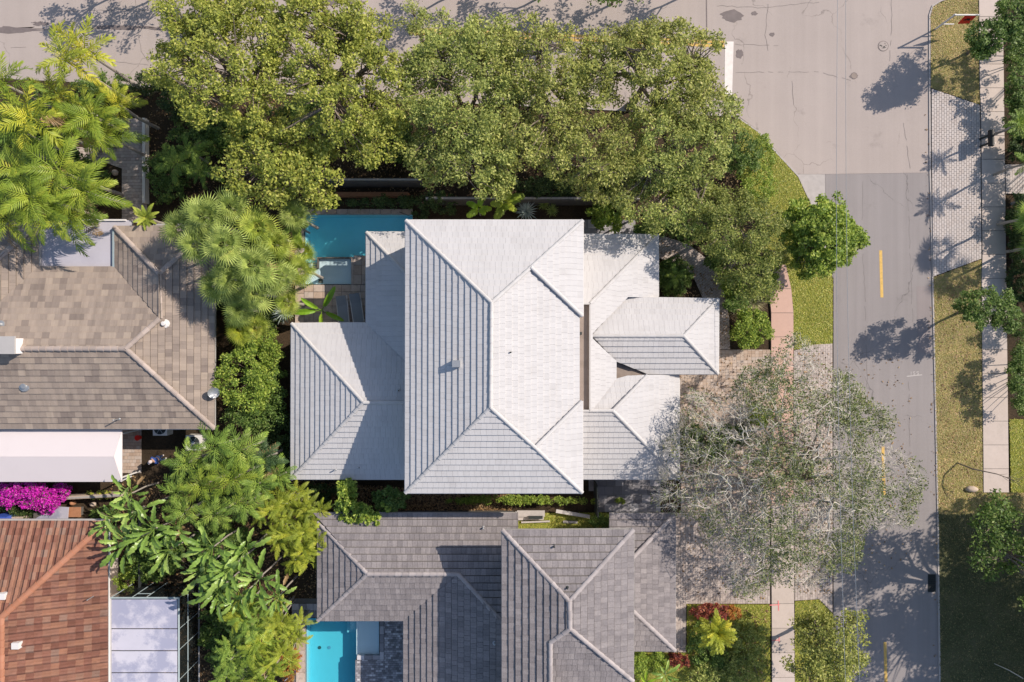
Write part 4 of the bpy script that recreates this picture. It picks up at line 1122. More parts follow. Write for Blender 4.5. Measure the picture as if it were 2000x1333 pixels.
# garden walls and fences
def wall(name, a, b, h, w, m, label, cat="wall", cop=None, z0=0.0):
    p, q = W(*a, 0), W(*b, 0); d = q - p
    root = thing(name, label, cat, (p + q) / 2)
    n = max(1, round(d.length / 2.4)); ang = math.atan2(d.y, d.x)
    for i in range(n):
        c = p + d * ((i + .5) / n)
        MB().box(c + Vector((0, 0, h / 2)), (d.length / n - 0.012, w, h)).build("wall_panel", M[m], root) if abs(ang) < 1e-6 else MB().box(c + Vector((0, 0, h / 2)), (d.length / n - 0.012, w, h), ang).build("wall_panel", M[m], root)
        if cop: MB().box(c + Vector((0, 0, h + 0.025)), (d.length / n - 0.006, w * .5, 0.05), ang).build("coping", M[cop], root)
    return root
wall("garden_wall", (640, 364), (830, 364), 1.7, 0.2, 'stone', "dark garden wall with a thin pale coping under the trees above the deep blue pool", cop='coping')
wall("garden_wall", (838, 399), (1240, 399), 1.7, 0.22, 'stone', "dark garden wall with grey coping behind the agaves above the white roof", cop='coping')
wall("low_wall", (660, 383), (800, 383), 0.5, 0.25, 'rust', "low reddish retaining wall between the garden wall and the pool hedge")
wall("boundary_fence", (640, 999), (1003, 999), 1.5, 0.08, 'stone', "narrow dark boundary fence between the white and grey houses", "fence")
wall("side_gate", (1160, 938), (1162, 1000), 1.7, 0.08, 'dark', "dark gate fence closing the shaded patio beside the white house", "gate")
wall("low_wall", (20, 974), (250, 962), 0.9, 0.2, 'rock', "low pale wall behind the magenta bougainvillea", cop='coping')
wall("garden_wall", (288.5, 236), (288.5, 400), 0.5, 0.18, 'stucco', "low pale edging wall along the garden walk under the trees")
wall("house_fence", (286, 1004), (286, 1160), 0.9, 0.08, 'dark', "short dark fence under the paddle-leaf plants beside the terracotta roof", "fence")

# planks and boards stored beside the grey house
def plank(pts, w, z, label, m='plank', name="plank", cat="plank", group=None):
    a, b = W(*pts[0], z), W(*pts[1], z); d = b - a
    o = MB().box((a + b) / 2, (d.length, w, 0.06), math.atan2(d.y, d.x)).build(name, M[m]); tag(o, label, cat, group)
for (pts, w, z, lab) in ((((1010, 1004), (1064, 1004)), 0.40, 0.36, "widest pale board lying flat at the end of the side yard"),
                         (((1012, 1013), (1062, 1012)), 0.25, 0.25, "pale board lying just below the widest board in the side yard"),
                         (((1086, 999), (1152, 1010)), 0.22, 0.40, "slanting blue-grey plank reaching towards the dark gate"),
                         (((1018, 1021), (1074, 1019)), 0.10, 0.18, "thin pale plank at the grass edge of the side yard"),
                         (((1100, 1020), (1128, 1021)), 0.14, 0.16, "short dark-edged plank lying in the side yard grass")):
    plank(pts, w, z, lab)
o = MB().box(W(1046, 1011.5, 0.5), (0.9, 0.16, 0.16)).build("dark_beam", M['dark']); tag(o, "short dark beam resting on the pale boards of the side yard", "beam")
MB_ = MB().box(W(1046, 1011.5, 0.2), (0.6, 0.12, 0.36)).build("block", M['plank']); tag(MB_, "low block of timber under the short dark beam", "timber block")

# boards, shed sheets and bin above the terracotta roof
q = quad3([W(66, 1016, 1.0), W(132, 1016, 1.0), W(134, 992, 1.3), (W(108, 990, 1.3))][::-1]); o = q.build("shed_roof", M['panel']); tag(o, "pale sheet roof of a small lean-to behind the terracotta roof", "shed roof")
MB().box(W(100, 1008, 0.5), (1.6, 0.6, 0.95)).build("shed_body", M['stone'], None).__setitem__("label", "grey body of the small lean-to behind the terracotta roof"); bpy.data.objects["shed_body"]["category"] = "shed"
o = MB().box(W(146, 1001, 0.9), (0.75, 0.62, 0.08)).build("rusty_board", M['rust']); tag(o, "rust-brown square board beside the pale lean-to", "board")
o = MB().box(W(146, 1001, 0.43), (0.6, 0.5, 0.84)).build("crate", M['stone']); tag(o, "grey crate under the rust-brown square board", "crate")
o = MB().box(W(12, 1012, 0.8), (0.9, 0.4, 1.2)).build("blue_bin", M['bluebin']); tag(o, "blue bin peeking out above the terracotta roof gutter", "bin")
o = MB().box(W(41, 1012, 0.5), (0.8, 0.3, 0.9)).build("wooden_box", M['rock']); tag(o, "pale wooden box between the blue bin and the lean-to", "box")
rock(145, 982, .18, .18, .4, "round terracotta pot below the low pale wall", 'rust', 0.0, "plant_pot", "pot")
rock(184, 985, .2, .16, .35, "pale stone in the dark bed right of the pots", z=0)
o = MB().lathe(W(273.5, 855, 0), [(0.13, 0), (0.17, 0.3), (0.18, 0.33), (0.15, 0.32), (0.14, 0.28)], 12).build("red_bucket", M['red']); tag(o, "red bucket in the shade beside the white awning end", "bucket")
p0, p1 = W(239, 938, 0.6), W(257, 930, 0.3)
o = MB().tube([p0, p1], 0.08, 6).build("downpipe", M['trim']); tag(o, "short white drain pipe at the awning corner by the palms", "pipe")
# blue scoop with a white handle among the orange shrub
root = thing("pool_scoop", "blue scoop with a white handle lying by the orange shrub at the aqua pool", "pool scoop", W(573, 1316, 0.9))
MB().tube([W(556, 1331, 0.9), W(569, 1319, 0.95)], 0.03, 6).build("handle", M['white'], root)
MB().box(W(573, 1315, 0.95), (0.16, 0.32, 0.06), -0.7).build("blade", M['bluebin'], root)
# litter of dropped leaves on soil under the trees
def scatter_leaves(name, polys, n, label, z=0.012):
    ws = [gp(p, 0.02) for p in polys]; V = []
    for w in ws:
        a, b_, c_, d_ = min(q[0] for q in w), max(q[0] for q in w), min(q[1] for q in w), max(q[1] for q in w)
        k = n // len(ws)
        x, y = R.uniform(a, b_, k), R.uniform(c_, d_, k)
        ok = np.array([inside((x[i], y[i]), w) for i in range(k)]); x, y = x[ok], y[ok]; k = len(x)
        th = R.uniform(0, 6.28, k); s = R.uniform(0.03, 0.09, k)
        q = np.zeros((k, 4, 3))
        for j, (u, v) in enumerate(((-1, 0), (0, -.5), (1, 0), (0, .5))):
            q[:, j] = np.c_[x + s * (u * np.cos(th) - v * np.sin(th)), y + s * (u * np.sin(th) + v * np.cos(th)), z + R.uniform(0, .05, k)]
        V.append(q)
    o = link(name, quads_mesh(name, np.concatenate(V)), m=M['l_litter']); tag(o, label, "leaf litter", kind="stuff")
scatter_leaves("leaf_litter", [[(290, 175), (1440, 232), (1500, 300), (1500, 460), (1250, 455), (1240, 405), (830, 395), (290, 400)], [(560, 940), (1000, 965), (1000, 1003), (560, 1003)], [(215, 930), (620, 930), (620, 1190), (380, 1400), (215, 1160)]], 26000, "brown fallen leaves on the soil under the trees")
scatter_leaves("street_litter", [[(1806, 200), (1815, 200), (1831, 1000), (1838, 1333), (1822, 1333), (1818, 1000)], [(1640, 700), (1780, 700), (1780, 1120), (1640, 1120)]], 500, "dropped leaves along the street kerb", 0.038)
scatter_leaves("drive_litter", [[(1300, 690), (1500, 690), (1500, 1170), (1330, 1170)], [(1290, 470), (1420, 560), (1424, 680), (1385, 680), (1290, 520)], [(1552, 690), (1624, 690), (1624, 1160), (1552, 1160)]], 2600, "dropped leaves on the paver driveways", 0.108)
scatter_leaves("verge_litter", [[(1830, 560), (1912, 525), (1921, 1000), (1838, 1000)], [(1345, 1190), (1500, 1190), (1500, 1333), (1345, 1333)]], 1500, "dropped leaves on the verge and lawn", 0.085)

# ------------------------------------------------------------------ trees and shrubs
def leaf_quads(cen, size, up=0.55, asp=0.55):
    """diamond leaves at the given centres, loosely facing up"""
    n = len(cen)
    nr = R.normal(size=(n, 3)); nr[:, 2] = np.abs(nr[:, 2]) + up * 2
    nr /= np.linalg.norm(nr, axis=1)[:, None]
    t = R.normal(size=(n, 3)); t -= (t * nr).sum(1)[:, None] * nr; t /= np.linalg.norm(t, axis=1)[:, None]
    s = np.cross(nr, t)
    L = (size * R.uniform(0.45, 1.45, n))[:, None]
    return np.stack([cen - t * L * .5, cen + s * L * asp * .5 + t * L * 0.05, cen + t * L * .5, cen - s * L * asp * .5 + t * L * 0.05], axis=1)

def crown_clumps(px, py, rx, ry, z0, zt, cr, cover=1.0, edge=0.8):
    cover *= 1.45
    """clump centres in a dome whose outline in the photo is the ellipse (px, py, rx, ry)"""
    zm = (z0 + zt) / 2
    a = rx * K * (H - zm); b = ry * K * (H - zm)
    n = max(5, int(cover * 1.55 * a * b / (cr * cr)))
    out = []
    wob = [rnd.uniform(0, 6.28) for _ in range(3)]
    tries = 0
    while len(out) < n and tries < n * 40:
        tries += 1
        th = rnd.uniform(0, 6.283); r = math.sqrt(rnd.random())
        lim = 0.90 + 0.10 * math.sin(3 * th + wob[0]) + 0.07 * math.sin(5 * th + wob[1]) + 0.05 * math.sin(9 * th + wob[2])
        rr = r * lim
        dome = math.sqrt(max(0, 1 - min(1, r * edge) ** 2))
        z = z0 + (zt - z0) * dome * rnd.uniform(0.45, 1.0)
        c = W(px + rx * rr * math.cos(th), py + ry * rr * math.sin(th), z)
        if any((c - o).length < cr * 0.5 for o in out[-80:]): continue
        out.append(c)
    return out

def clump_leaves(cl, cr, per, size, flat=0.65, up=0.5, asp=0.55):
    cs = []
    for c in cl:
        k = int(per * rnd.uniform(0.6, 1.35)); r = cr * rnd.uniform(0.75, 1.25)
        d = R.normal(size=(k, 3)); d /= np.linalg.norm(d, axis=1)[:, None]
        d *= (R.uniform(0, 1, k) ** 0.5)[:, None] * r
        d[:, 2] *= flat
        cs.append(d + np.array(c))
    return leaf_quads(np.concatenate(cs), size, up, asp)

def branchy(name, p, q, r0, m, parent, sag=0.0, seg=4, n=5):
    pts = []
    for i in range(seg + 1):
        f = i / seg
        v = p.lerp(q, f) + Vector((rnd.uniform(-1, 1), rnd.uniform(-1, 1), rnd.uniform(-.5, .5))) * 0.12 * (q - p).length * (0.6 if 0 < i < seg else 0) * 0.7
        v.z += sag * math.sin(math.pi * f)
        pts.append(v)
    rs = [r0 * (1 - 0.72 * i / seg) for i in range(seg + 1)]
    return MB().tube(pts, rs, n).build(name, m, parent)

def tree(label, lobes, mat, cr=0.55, per=60, size=0.16, base=None, cover=1.0, trunk_r=0.2, name="tree", group=None, limbs=7, asp=0.55, bark='wood', flat=0.65, twig=True, cat="tree"):
    """lobes: (px, py, rx, ry, z0, ztop) ellipses in the photo"""
    x0, y0, zz = lobes[0][0], lobes[0][1], (lobes[0][4] + lobes[0][5]) / 2
    b = W(x0, y0, zz) if base is None else W(base[0], base[1], 0.0)
    b.z = 0.0
    root = thing(name, label, cat, b, group)
    cl = []
    for l in lobes: cl += crown_clumps(*l, cr, cover)
    V = clump_leaves(cl, cr, per, size, flat, asp=asp)
    me = quads_mesh("crown", V); me.materials.append(M[mat]); link("crown", me, root)
    top = Vector((b.x, b.y, 0)); zf = min(l[4] for l in lobes) * 0.75 + 0.4
    fork = Vector((b.x + rnd.uniform(-.2, .2), b.y + rnd.uniform(-.2, .2), zf))
    MB().tube([b - Vector((0, 0, 0.1)), b.lerp(fork, 0.1), b.lerp(fork, .6) + Vector((rnd.uniform(-.1, .1), rnd.uniform(-.1, .1), 0)), fork], [trunk_r * 1.5, trunk_r, trunk_r * .85, trunk_r * .8], 8).build("trunk", M[bark], root)
    ends = rnd.sample(cl, min(limbs, len(cl)))
    for e in ends: branchy("branch", fork - Vector((0, 0, 0.1)), e, trunk_r * 0.55, M[bark], root, 0.25, 5)
    if twig:
        mb = MB()
        for c in cl:
            e = min(ends, key=lambda e: (e - c).length)
            s = fork.lerp(e, rnd.uniform(0.5, 0.95))
            mid = s.lerp(c, 0.55) + Vector((rnd.uniform(-.2, .2), rnd.uniform(-.2, .2), rnd.uniform(-.1, .2)))
            mb.tube([s, mid, c], [trunk_r * .2, trunk_r * .13, 0.012], 3, False)
        mb.build("twigs", M[bark], root)["kind"] = "stuff"
    return root

def shrub(label, lobes, mat, cr=0.28, per=45, size=0.12, cover=1.1, name="shrub", group=None, cat="shrub", asp=0.55, up=0.5, z0=0.15):
    b = W(lobes[0][0], lobes[0][1], 0.5); b.z = 0
    root = thing(name, label, cat, b, group)
    cl = []
    for l in lobes: cl += crown_clumps(*l, cr, cover)
    me = quads_mesh("foliage", clump_leaves(cl, cr, per, size, 0.8, up, asp)); me.materials.append(M[mat]); link("foliage", me, root)
    mb = MB()
    for c in rnd.sample(cl, min(10, len(cl))):
        g = Vector((b.x * .6 + c.x * .4, b.y * .6 + c.y * .4, 0.0)); mb.tube([g, (g + c) / 2 + Vector((0, 0, .1)), c], [.03, .022, .01], 4, False)
    mb.build("stems", M['wood'], root)["kind"] = "stuff"
    return root

# the canopy along the top of the photo
tree("tall yellow-green tree nearest the palms, spreading over the road's edge", [(430, 125, 140, 155, 5.5, 8.6), (400, 30, 105, 75, 5.5, 8.0), (350, 130, 60, 60, 4.5, 7.2)], 'l_yellow', 0.46, 90, 0.155, trunk_r=0.28, cover=1.0, limbs=9)
tree("broad yellow-green tree in the middle of the yellow-green canopy, reaching the top edge", [(640, 150, 160, 165, 5.5, 8.8), (590, 25, 110, 65, 5.5, 8.2), (725, 245, 78, 90, 5, 7.5), (690, 70, 80, 50, 5, 7.6)], 'l_yellow', 0.46, 90, 0.155, trunk_r=0.28, cover=0.98, limbs=9)
tree("lower yellow-green tree between the fan palms and the deep blue pool", [(510, 320, 100, 90, 4.5, 7.6), (600, 330, 70, 75, 4.3, 7.0), (632, 385, 32, 30, 3.6, 5.5)], 'l_yellow', 0.55, 95, 0.18, trunk_r=0.24, cover=1.0, limbs=8)
tree("olive-green tree with fine drooping leaves, directly above the white roof's upper edge", [(905, 170, 125, 150, 5, 8.5), (930, 300, 100, 90, 4.6, 7.6), (850, 300, 66, 66, 4.4, 6.8), (835, 160, 60, 80, 4.6, 7), (930, 70, 95, 50, 5, 7.6)], 'l_olive', 0.5, 88, 0.165, trunk_r=0.26, cover=1.3, limbs=9, asp=0.45)
tree("olive-green tree between two others, its top over the yellow road line", [(1060, 125, 118, 95, 5, 8.4), (1040, 250, 110, 90, 4.8, 7.8), (1150, 180, 70, 70, 4.8, 7.4)], 'l_olive2', 0.5, 88, 0.165, trunk_r=0.26, cover=1.25, limbs=8, asp=0.45)
tree("grey-olive tree whose crown reaches the white stop bar", [(1270, 130, 160, 95, 5, 8.2), (1335, 175, 78, 85, 4.8, 7.8), (1200, 90, 70, 45, 4.8, 7.2), (1310, 65, 75, 36, 4.8, 7.2)], 'l_olive2', 0.48, 84, 0.16, trunk_r=0.25, cover=1.05, limbs=9, asp=0.45)
tree("grey-olive tree leaning towards the kerb curve at the street corner", [(1330, 280, 120, 95, 4.5, 7.6), (1395, 232, 58, 58, 4.5, 7.0), (1300, 385, 110, 70, 3.8, 6.4)], 'l_olive', 0.48, 84, 0.16, trunk_r=0.24, cover=1.2, limbs=9, asp=0.45)
tree("dense olive tree over the garden wall behind the agaves", [(1160, 290, 130, 85, 4.6, 7.6), (1190, 355, 90, 50, 4.0, 6.2)], 'l_olive2', 0.48, 84, 0.16, trunk_r=0.24, cover=1.05, limbs=8, asp=0.42)
tree("small olive tree sticking up at the top edge between the two canopies", [(812, 30, 34, 45, 4, 7)], 'l_olive', 0.45, 105, 0.135, trunk_r=0.14, cover=1.1, limbs=5, asp=0.42)
tree("brownish small-leaved tree between the paver path and the round green tree", [(1440, 440, 95, 80, 3.4, 6.4), (1470, 525, 66, 75, 3.0, 5.4), (1390, 410, 70, 55, 3.2, 6.0)], 'l_oak', 0.42, 110, 0.125, trunk_r=0.16, cover=1.05, limbs=9, asp=0.5)
tree("round dense bright-green tree standing over the street's corner", [(1605, 462, 76, 80, 1.6, 4.8), (1612, 450, 58, 60, 3.0, 5.6), (1655, 462, 36, 40, 2.2, 4.2), (1585, 510, 48, 36, 1.8, 4.0), (1560, 430, 34, 40, 1.8, 4.2)], 'l_bright', 0.34, 85, 0.17, trunk_r=0.16, cover=1.0, limbs=10)
tree("yellow-green tree on the street lawn at the bottom, beside the front sidewalk", [(1630, 1265, 76, 82, 2.6, 5.4), (1600, 1312, 60, 55, 2.4, 4.8), (1590, 1230, 40, 50, 2.2, 4.4)], 'l_olive2', 0.42, 80, 0.14, trunk_r=0.14, cover=1.25, limbs=7)
tree("young verge tree with its shade across the street, beside the pale sidewalk", [(1920, 602, 54, 42, 2.3, 4.4), (1965, 612, 36, 38, 2.2, 3.8)], 'l_mid', 0.34, 80, 0.14, base=(1868, 612), trunk_r=0.09, cover=1.25, limbs=7)
tree("young verge tree near the red sign, its shade on the crossing", [(1945, 70, 62, 42, 2.3, 4.4), (2000, 30, 60, 50, 2.6, 4.6), (1915, 90, 32, 24, 2.3, 3.8)], 'l_mid', 0.36, 80, 0.15, base=(1888, 106), trunk_r=0.09, cover=1.2, limbs=7)
tree("large spreading tree on the east lawn throwing deep shade over grass and street", [(1955, 1050, 72, 85, 3.5, 6.4), (2090, 1140, 105, 110, 4, 8), (2060, 1030, 70, 55, 4, 7), (2130, 1260, 110, 110, 4.5, 8.5)], 'l_mid', 0.5, 85, 0.17, base=(1935, 1088), trunk_r=0.24, cover=0.95, limbs=12)
# trees just outside the frame that throw the shade seen on the roads
for px, py, rx, ry, lab in ((185, -62, 50, 36, "tree beyond the top edge shading the road above the palms"), (262, -64, 26, 40, "slim tree beyond the top edge beside the palms' road shade"), (330, -72, 30, 30, "small tree beyond the top edge above the yellowest palm"),
                            (425, -52, 52, 52, "tree beyond the top edge above the yellow-green canopy"), (880, -62, 70, 40, "tree beyond the top edge shading the road above the yellow-green canopy"), (1060, -55, 95, 48, "tree beyond the top edge shading the road above the olive canopy"),
                            (1210, -40, 90, 50, "tree beyond the top edge shading the yellow line"), (1370, -62, 60, 40, "tree beyond the top edge near the crossing")):
    tree(lab, [(px, py, rx, ry, 1.6, 4.6)], 'l_mid', 0.5, 75, 0.17, trunk_r=0.08, cover=1.2, limbs=4, twig=False)
tree("big tree beyond the lower frame edge shading the east lawn", [(2330, 985, 110, 90, 4, 8), (2370, 1120, 120, 120, 4, 8.5), (2350, 1280, 130, 140, 4, 8.5), (2290, 1200, 90, 120, 4, 8), (2270, 1420, 130, 120, 4, 8), (2450, 1180, 140, 200, 5, 9)], 'l_mid', 0.6, 95, 0.24, trunk_r=0.25, cover=1.7, limbs=6, twig=False)
shrub("tall clipped hedge beyond the sidewalk shading it, outside the frame", [(2032, 300, 22, 60, .8, 2.4), (2034, 400, 24, 70, .8, 2.4), (2036, 520, 24, 60, .8, 2.4)], 'l_dark', 0.32, 80, 0.13, cover=1.6)

# the sparse silver tree over the driveway: many fine bare twigs
def sparse_tree():
    b = W(1550, 925, 0)
    root = thing("sparse_tree", "wide thin-leaved tree with bare silvery twigs over the driveway and street", "tree", b)
    MB().tube([b, b + Vector((0, 0, 1.0)), b + Vector((.05, .05, 2.0))], [.32, .24, .21], 9).build("trunk", M['wood'], root)
    fork = np.array(b + Vector((.05, .05, 1.9)))
    def targets(n, lo, hi):
        out = []
        while len(out) < n:
            th = rnd.uniform(0, 6.283); r = math.sqrt(rnd.uniform(lo * lo, hi * hi))
            lim = 0.92 + 0.08 * math.sin(4 * th + 1) + 0.06 * math.sin(7 * th) + 0.05 * math.sin(13 * th + 2)
            dome = math.sqrt(max(0, 1 - (0.9 * r) ** 2))
            z = 2.6 + 5.2 * dome * rnd.uniform(0.25, 1.0)
            out.append(tuple(W(1536 + 254 * r * lim * math.cos(th), 922 + 236 * r * lim * math.sin(th), z)))
        return np.array(out)
    def path(p, q, seg, jit):
        p, q = np.array(p), np.array(q); L = np.linalg.norm(q - p); pts = [p]
        for i in range(1, seg):
            f = i / seg; pts.append(p + (q - p) * f + np.array([rnd.gauss(0, jit), rnd.gauss(0, jit), rnd.gauss(0, jit) + .08 * (1 - abs(2 * f - 1))]) * L)
        return pts + [q]
    nodes = [fork]; parts = []
    level = [(12, .35, .6, 5, .06, .10, .045), (80, .2, .85, 4, .07, .040, .02), (850, .08, .98, 3, .09, .02, .011), (8500, .03, 1.06, 2, .12, .0135, .007)]
    tips = None
    for k, (n, lo, hi, seg, jit, r0, r1) in enumerate(level):
        T = targets(n, lo, hi); N = np.array(nodes); new = []; mb = MB()
        for t in T:
            d = N - t; dist = (d ** 2).sum(1) + np.where(N[:, 2] > t[2] + .3, 1.5, 0)
            p = path(N[int(dist.argmin())], t, seg, jit)
            if k == 3:
                L = np.linalg.norm(p[-1] - p[0])
                if L > 1.1: p = [p[0] + (x - p[0]) * (1.1 / L) for x in p]
            tube = [Vector(x) for x in p]
            if k == 0: MB().tube(tube, [r0 + (r1 - r0) * i / seg for i in range(seg + 1)], 6).build("branch", M['wood'], root)
            else: mb.tube(tube, [r0 + (r1 - r0) * i / seg for i in range(seg + 1)], 4 if k == 1 else 3, False)
            new += p[1:]
        if k == 1: mb.build("side_branches", M['twig'], root)["kind"] = "stuff"
        elif k > 1: mb.build("twigs", M['twig'], root)["kind"] = "stuff"
        nodes = nodes + new if k else nodes + new
        tips = np.array(new)
    px = tips[:, 0] / (K * (H - tips[:, 2])) + 1000
    wgt = np.clip(0.25 + (px - 1330) / 260.0, 0.2, 1.0); wgt /= wgt.sum()
    pick = tips[R.choice(len(tips), 72000, p=wgt)] + R.normal(size=(72000, 3)) * 0.09
    ph = np.sin(pick[:, 0] * 1.3 + 1) + np.sin(pick[:, 1] * 1.5 + pick[:, 0] * .4)
    pick = pick[(ph + R.normal(size=len(pick)) * 0.8) > -0.2]
    me = quads_mesh("crown", leaf_quads(pick, 0.12, 0.3, 0.5)); me.materials.append(M['l_sparse']); link("crown", me, root)
sparse_tree()

# shrubs and hedges
S = shrub
S("bright green bush mass beside the tan house eave, next to the satellite dish", [(478, 740, 68, 76, 1.4, 4.0)], 'l_bright', 0.34, 75, 0.13)
S("bright green bush below the warm fan palms", [(505, 670, 48, 34, 1.2, 3.4), (530, 700, 30, 30, 1, 3)], 'l_bright', 0.32, 70, 0.12)
S("olive bush between the bush mass and the palms at the white house wall", [(492, 812, 58, 34, 1.2, 3.4), (535, 760, 26, 60, .8, 2.6)], 'l_mid', 0.32, 70, 0.12)
S("magenta bougainvillea in full bloom under the white awning", [(45, 962, 58, 34, .7, 2.0), (92, 985, 30, 18, .6, 1.8)], 'l_magenta', 0.26, 100, 0.11, cover=1.6)
S("small magenta bougainvillea spray apart from the larger one", [(118, 962, 22, 18, .6, 1.6)], 'l_magenta', 0.2, 80, 0.1, cover=1.3)
S("dark green bush below the magenta bougainvillea", [(40, 998, 60, 14, .3, 1.0)], 'l_dark', 0.25, 60, 0.11)
S("yellow variegated plant row in the dark bed under the awning", [(196, 968, 30, 7, .3, 0.8)], 'l_fanw', 0.16, 60, 0.1)
S("dark green plants in the bed above the terracotta roof corner", [(205, 1003, 34, 12, .3, 1.0)], 'l_mid', 0.22, 60, 0.1)
S("small round bush at the corner of the panelled enclosure", [(243, 1135, 18, 24, .4, 1.4)], 'l_bright', 0.22, 70, 0.1)
S("rounded bright shrub at the corner of the paver driveway", [(1468, 642, 40, 42, .5, 1.7)], 'l_bright', 0.26, 85, 0.12, cover=1.5)
S("clipped green hedge below the small-leaved tree", [(1455, 555, 58, 28, .5, 1.8), (1495, 520, 30, 40, .5, 1.7)], 'l_bright', 0.26, 70, 0.11, cover=1.3)
S("mid-green bush mass along the outer side of the curved paver path", [(1418, 500, 44, 40, .5, 2.2), (1440, 585, 30, 30, .4, 1.8)], 'l_mid', 0.28, 70, 0.13, cover=1.2)
S("leafy understorey between the garden wall and the street corner", [(1290, 440, 60, 22, .4, 1.6), (1350, 440, 50, 40, .5, 2.0), (1260, 330, 90, 40, .3, 1.5)], 'l_mid', 0.3, 65, 0.14)
S("leafy understorey along the road under the yellow-green trees", [(420, 260, 90, 50, .3, 1.6), (600, 230, 80, 40, .3, 1.4), (780, 270, 70, 50, .3, 1.6)], 'l_mid', 0.3, 65, 0.14)
S("dark green shrub at the inner bend of the street corner", [(1450, 300, 48, 46, .8, 2.8)], 'l_mid', 0.32, 70, 0.12, cover=1.3)
S("green shrub between the corner lawn and the dark shrub", [(1478, 365, 40, 36, .5, 2.0), (1490, 300, 24, 40, .5, 1.8)], 'l_bright', 0.28, 60, 0.11)
S("fern-like dark green bed shrub beside the white house entry path", [(1318, 540, 40, 40, .3, 1.2)], 'l_mid', 0.24, 80, 0.16, cover=1.5, asp=0.25)
S("low green hedge strip right below the white roof's lower edge", [(1010, 978, 150, 7, .35, 0.9)], 'l_bright', 0.2, 60, 0.1, cover=1.8)
S("small bright bush alone on the shaded tiled patio", [(1212, 980, 9, 8, .15, 0.6)], 'l_bright', 0.14, 50, 0.09)
S("whorled bright green bush tallest of the row below the west wing roof", [(676, 972, 22, 44, 2.4, 3.9)], 'l_bright', 0.22, 60, 0.17, cover=0.9)
S("whorled green bush touching the grey roof in the row below the white house", [(712, 1004, 58, 26, 2.2, 3.6)], 'l_bright', 0.22, 60, 0.17, cover=0.8)
S("darker green bush at the end of the row below the white house", [(762, 978, 40, 26, 1.8, 3.2)], 'l_mid', 0.22, 60, 0.16, cover=0.9)
S("shaded green bush behind the whorled bushes below the white house", [(620, 968, 40, 24, .4, 1.6)], 'l_dark', 0.24, 60, 0.12)
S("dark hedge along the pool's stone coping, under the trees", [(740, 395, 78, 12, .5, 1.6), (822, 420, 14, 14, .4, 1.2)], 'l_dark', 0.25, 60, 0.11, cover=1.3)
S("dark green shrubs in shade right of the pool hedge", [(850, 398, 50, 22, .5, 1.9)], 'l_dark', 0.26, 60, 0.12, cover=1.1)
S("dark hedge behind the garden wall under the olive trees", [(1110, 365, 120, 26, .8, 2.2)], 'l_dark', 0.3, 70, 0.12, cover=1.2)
S("broad-leaved plant against the white roof corner beside the slate strip", [(1185, 420, 40, 30, .5, 1.8)], 'l_bright', 0.26, 38, 0.24, asp=0.45)
S("dark clipped hedge at the top of the shaded yard near the road", [(300, 165, 50, 22, .6, 1.8), (345, 200, 40, 30, .6, 1.8)], 'l_dark', 0.28, 70, 0.12, cover=1.3)
S("tall hedge at the right edge beside the sidewalk, above the mailboxes", [(1990, 130, 28, 110, .7, 2.4), (1990, 235, 26, 40, .6, 2.0)], 'l_mid', 0.3, 70, 0.13, cover=1.2)
S("dark hedge at the right edge behind the mailboxes", [(1992, 285, 24, 34, .5, 1.6)], 'l_dark', 0.26, 70, 0.12, cover=1.3)
S("tall dark hedge at the right edge above the small green lawn", [(1993, 735, 24, 85, .8, 2.3)], 'l_mid', 0.3, 75, 0.12, cover=1.3)
S("dark low planting at the right edge below the shaded entry path", [(1995, 450, 30, 70, .2, 0.9), (1998, 550, 30, 50, .2, 0.9)], 'l_dark', 0.24, 60, 0.12)
S("green hedge under the young verge tree at the right edge", [(1995, 640, 26, 30, .5, 1.8)], 'l_mid', 0.26, 70, 0.12)
S("dark red croton at the driveway corner beside the bright palm", [(1388, 1196, 40, 17, .4, 1.2)], 'l_red', 0.18, 50, 0.16, asp=0.35)
S("orange croton beside the dark red one at the driveway edge", [(1428, 1198, 20, 14, .3, 0.9)], 'l_orange', 0.16, 50, 0.13, asp=0.35)
S("small dark red plant between the grey house wall and the bright palm", [(1325, 1292, 24, 16, .3, 0.9)], 'l_red', 0.16, 50, 0.11)
S("orange-brown shrub at the side of the aqua pool", [(566, 1300, 20, 40, .4, 1.4)], 'l_orange', 0.22, 60, 0.13, asp=0.35)
S("square green hedge block against the grey house, nearer the wall", [(1250, 1300, 20, 30, .4, 1.3)], 'l_bright', 0.2, 70, 0.09, cover=1.6)
S("square green hedge block against the grey house, nearer the red plant", [(1285, 1295, 18, 24, .4, 1.3)], 'l_bright', 0.2, 70, 0.09, cover=1.6)
S("sprawling shrub on the front lawn beside the sidewalk, yellow-tipped", [(1462, 1255, 42, 50, .2, 1.0), (1440, 1315, 62, 34, .2, 1.0), (1380, 1320, 40, 28, .2, .9)], 'l_olive', 0.26, 50, 0.12, cover=0.8)
S("dark green ground shrub in the shade of the bright front-lawn palm", [(1375, 1250, 32, 40, .2, .8), (1400, 1295, 50, 26, .2, .8)], 'l_mid', 0.26, 60, 0.12, cover=1.0)
S("green bush at the foot of the drive hidden beneath the sparse tree", [(1486, 815, 26, 22, .4, 1.5)], 'l_bright', 0.26, 70, 0.12, cover=1.2)
S("dark bush at the white house corner under the sparse tree", [(1372, 872, 50, 44, .4, 1.8), (1430, 850, 40, 26, .3, 1.3)], 'l_dark', 0.28, 70, 0.12)
S("green creeper on the rail at the end of the side yard", [(1172, 1018, 24, 14, .2, 0.9)], 'l_mid', 0.2, 60, 0.1)
S("olive shrub under the canopy next to the garden walk", [(330, 340, 50, 60, .4, 1.6)], 'l_mid', 0.28, 60, 0.13)
S("green undergrowth between the foxtail palms and the road", [(200, 170, 60, 30, .3, 1.2), (110, 210, 80, 40, .3, 1.3)], 'l_mid', 0.28, 60, 0.13, cover=1.0)
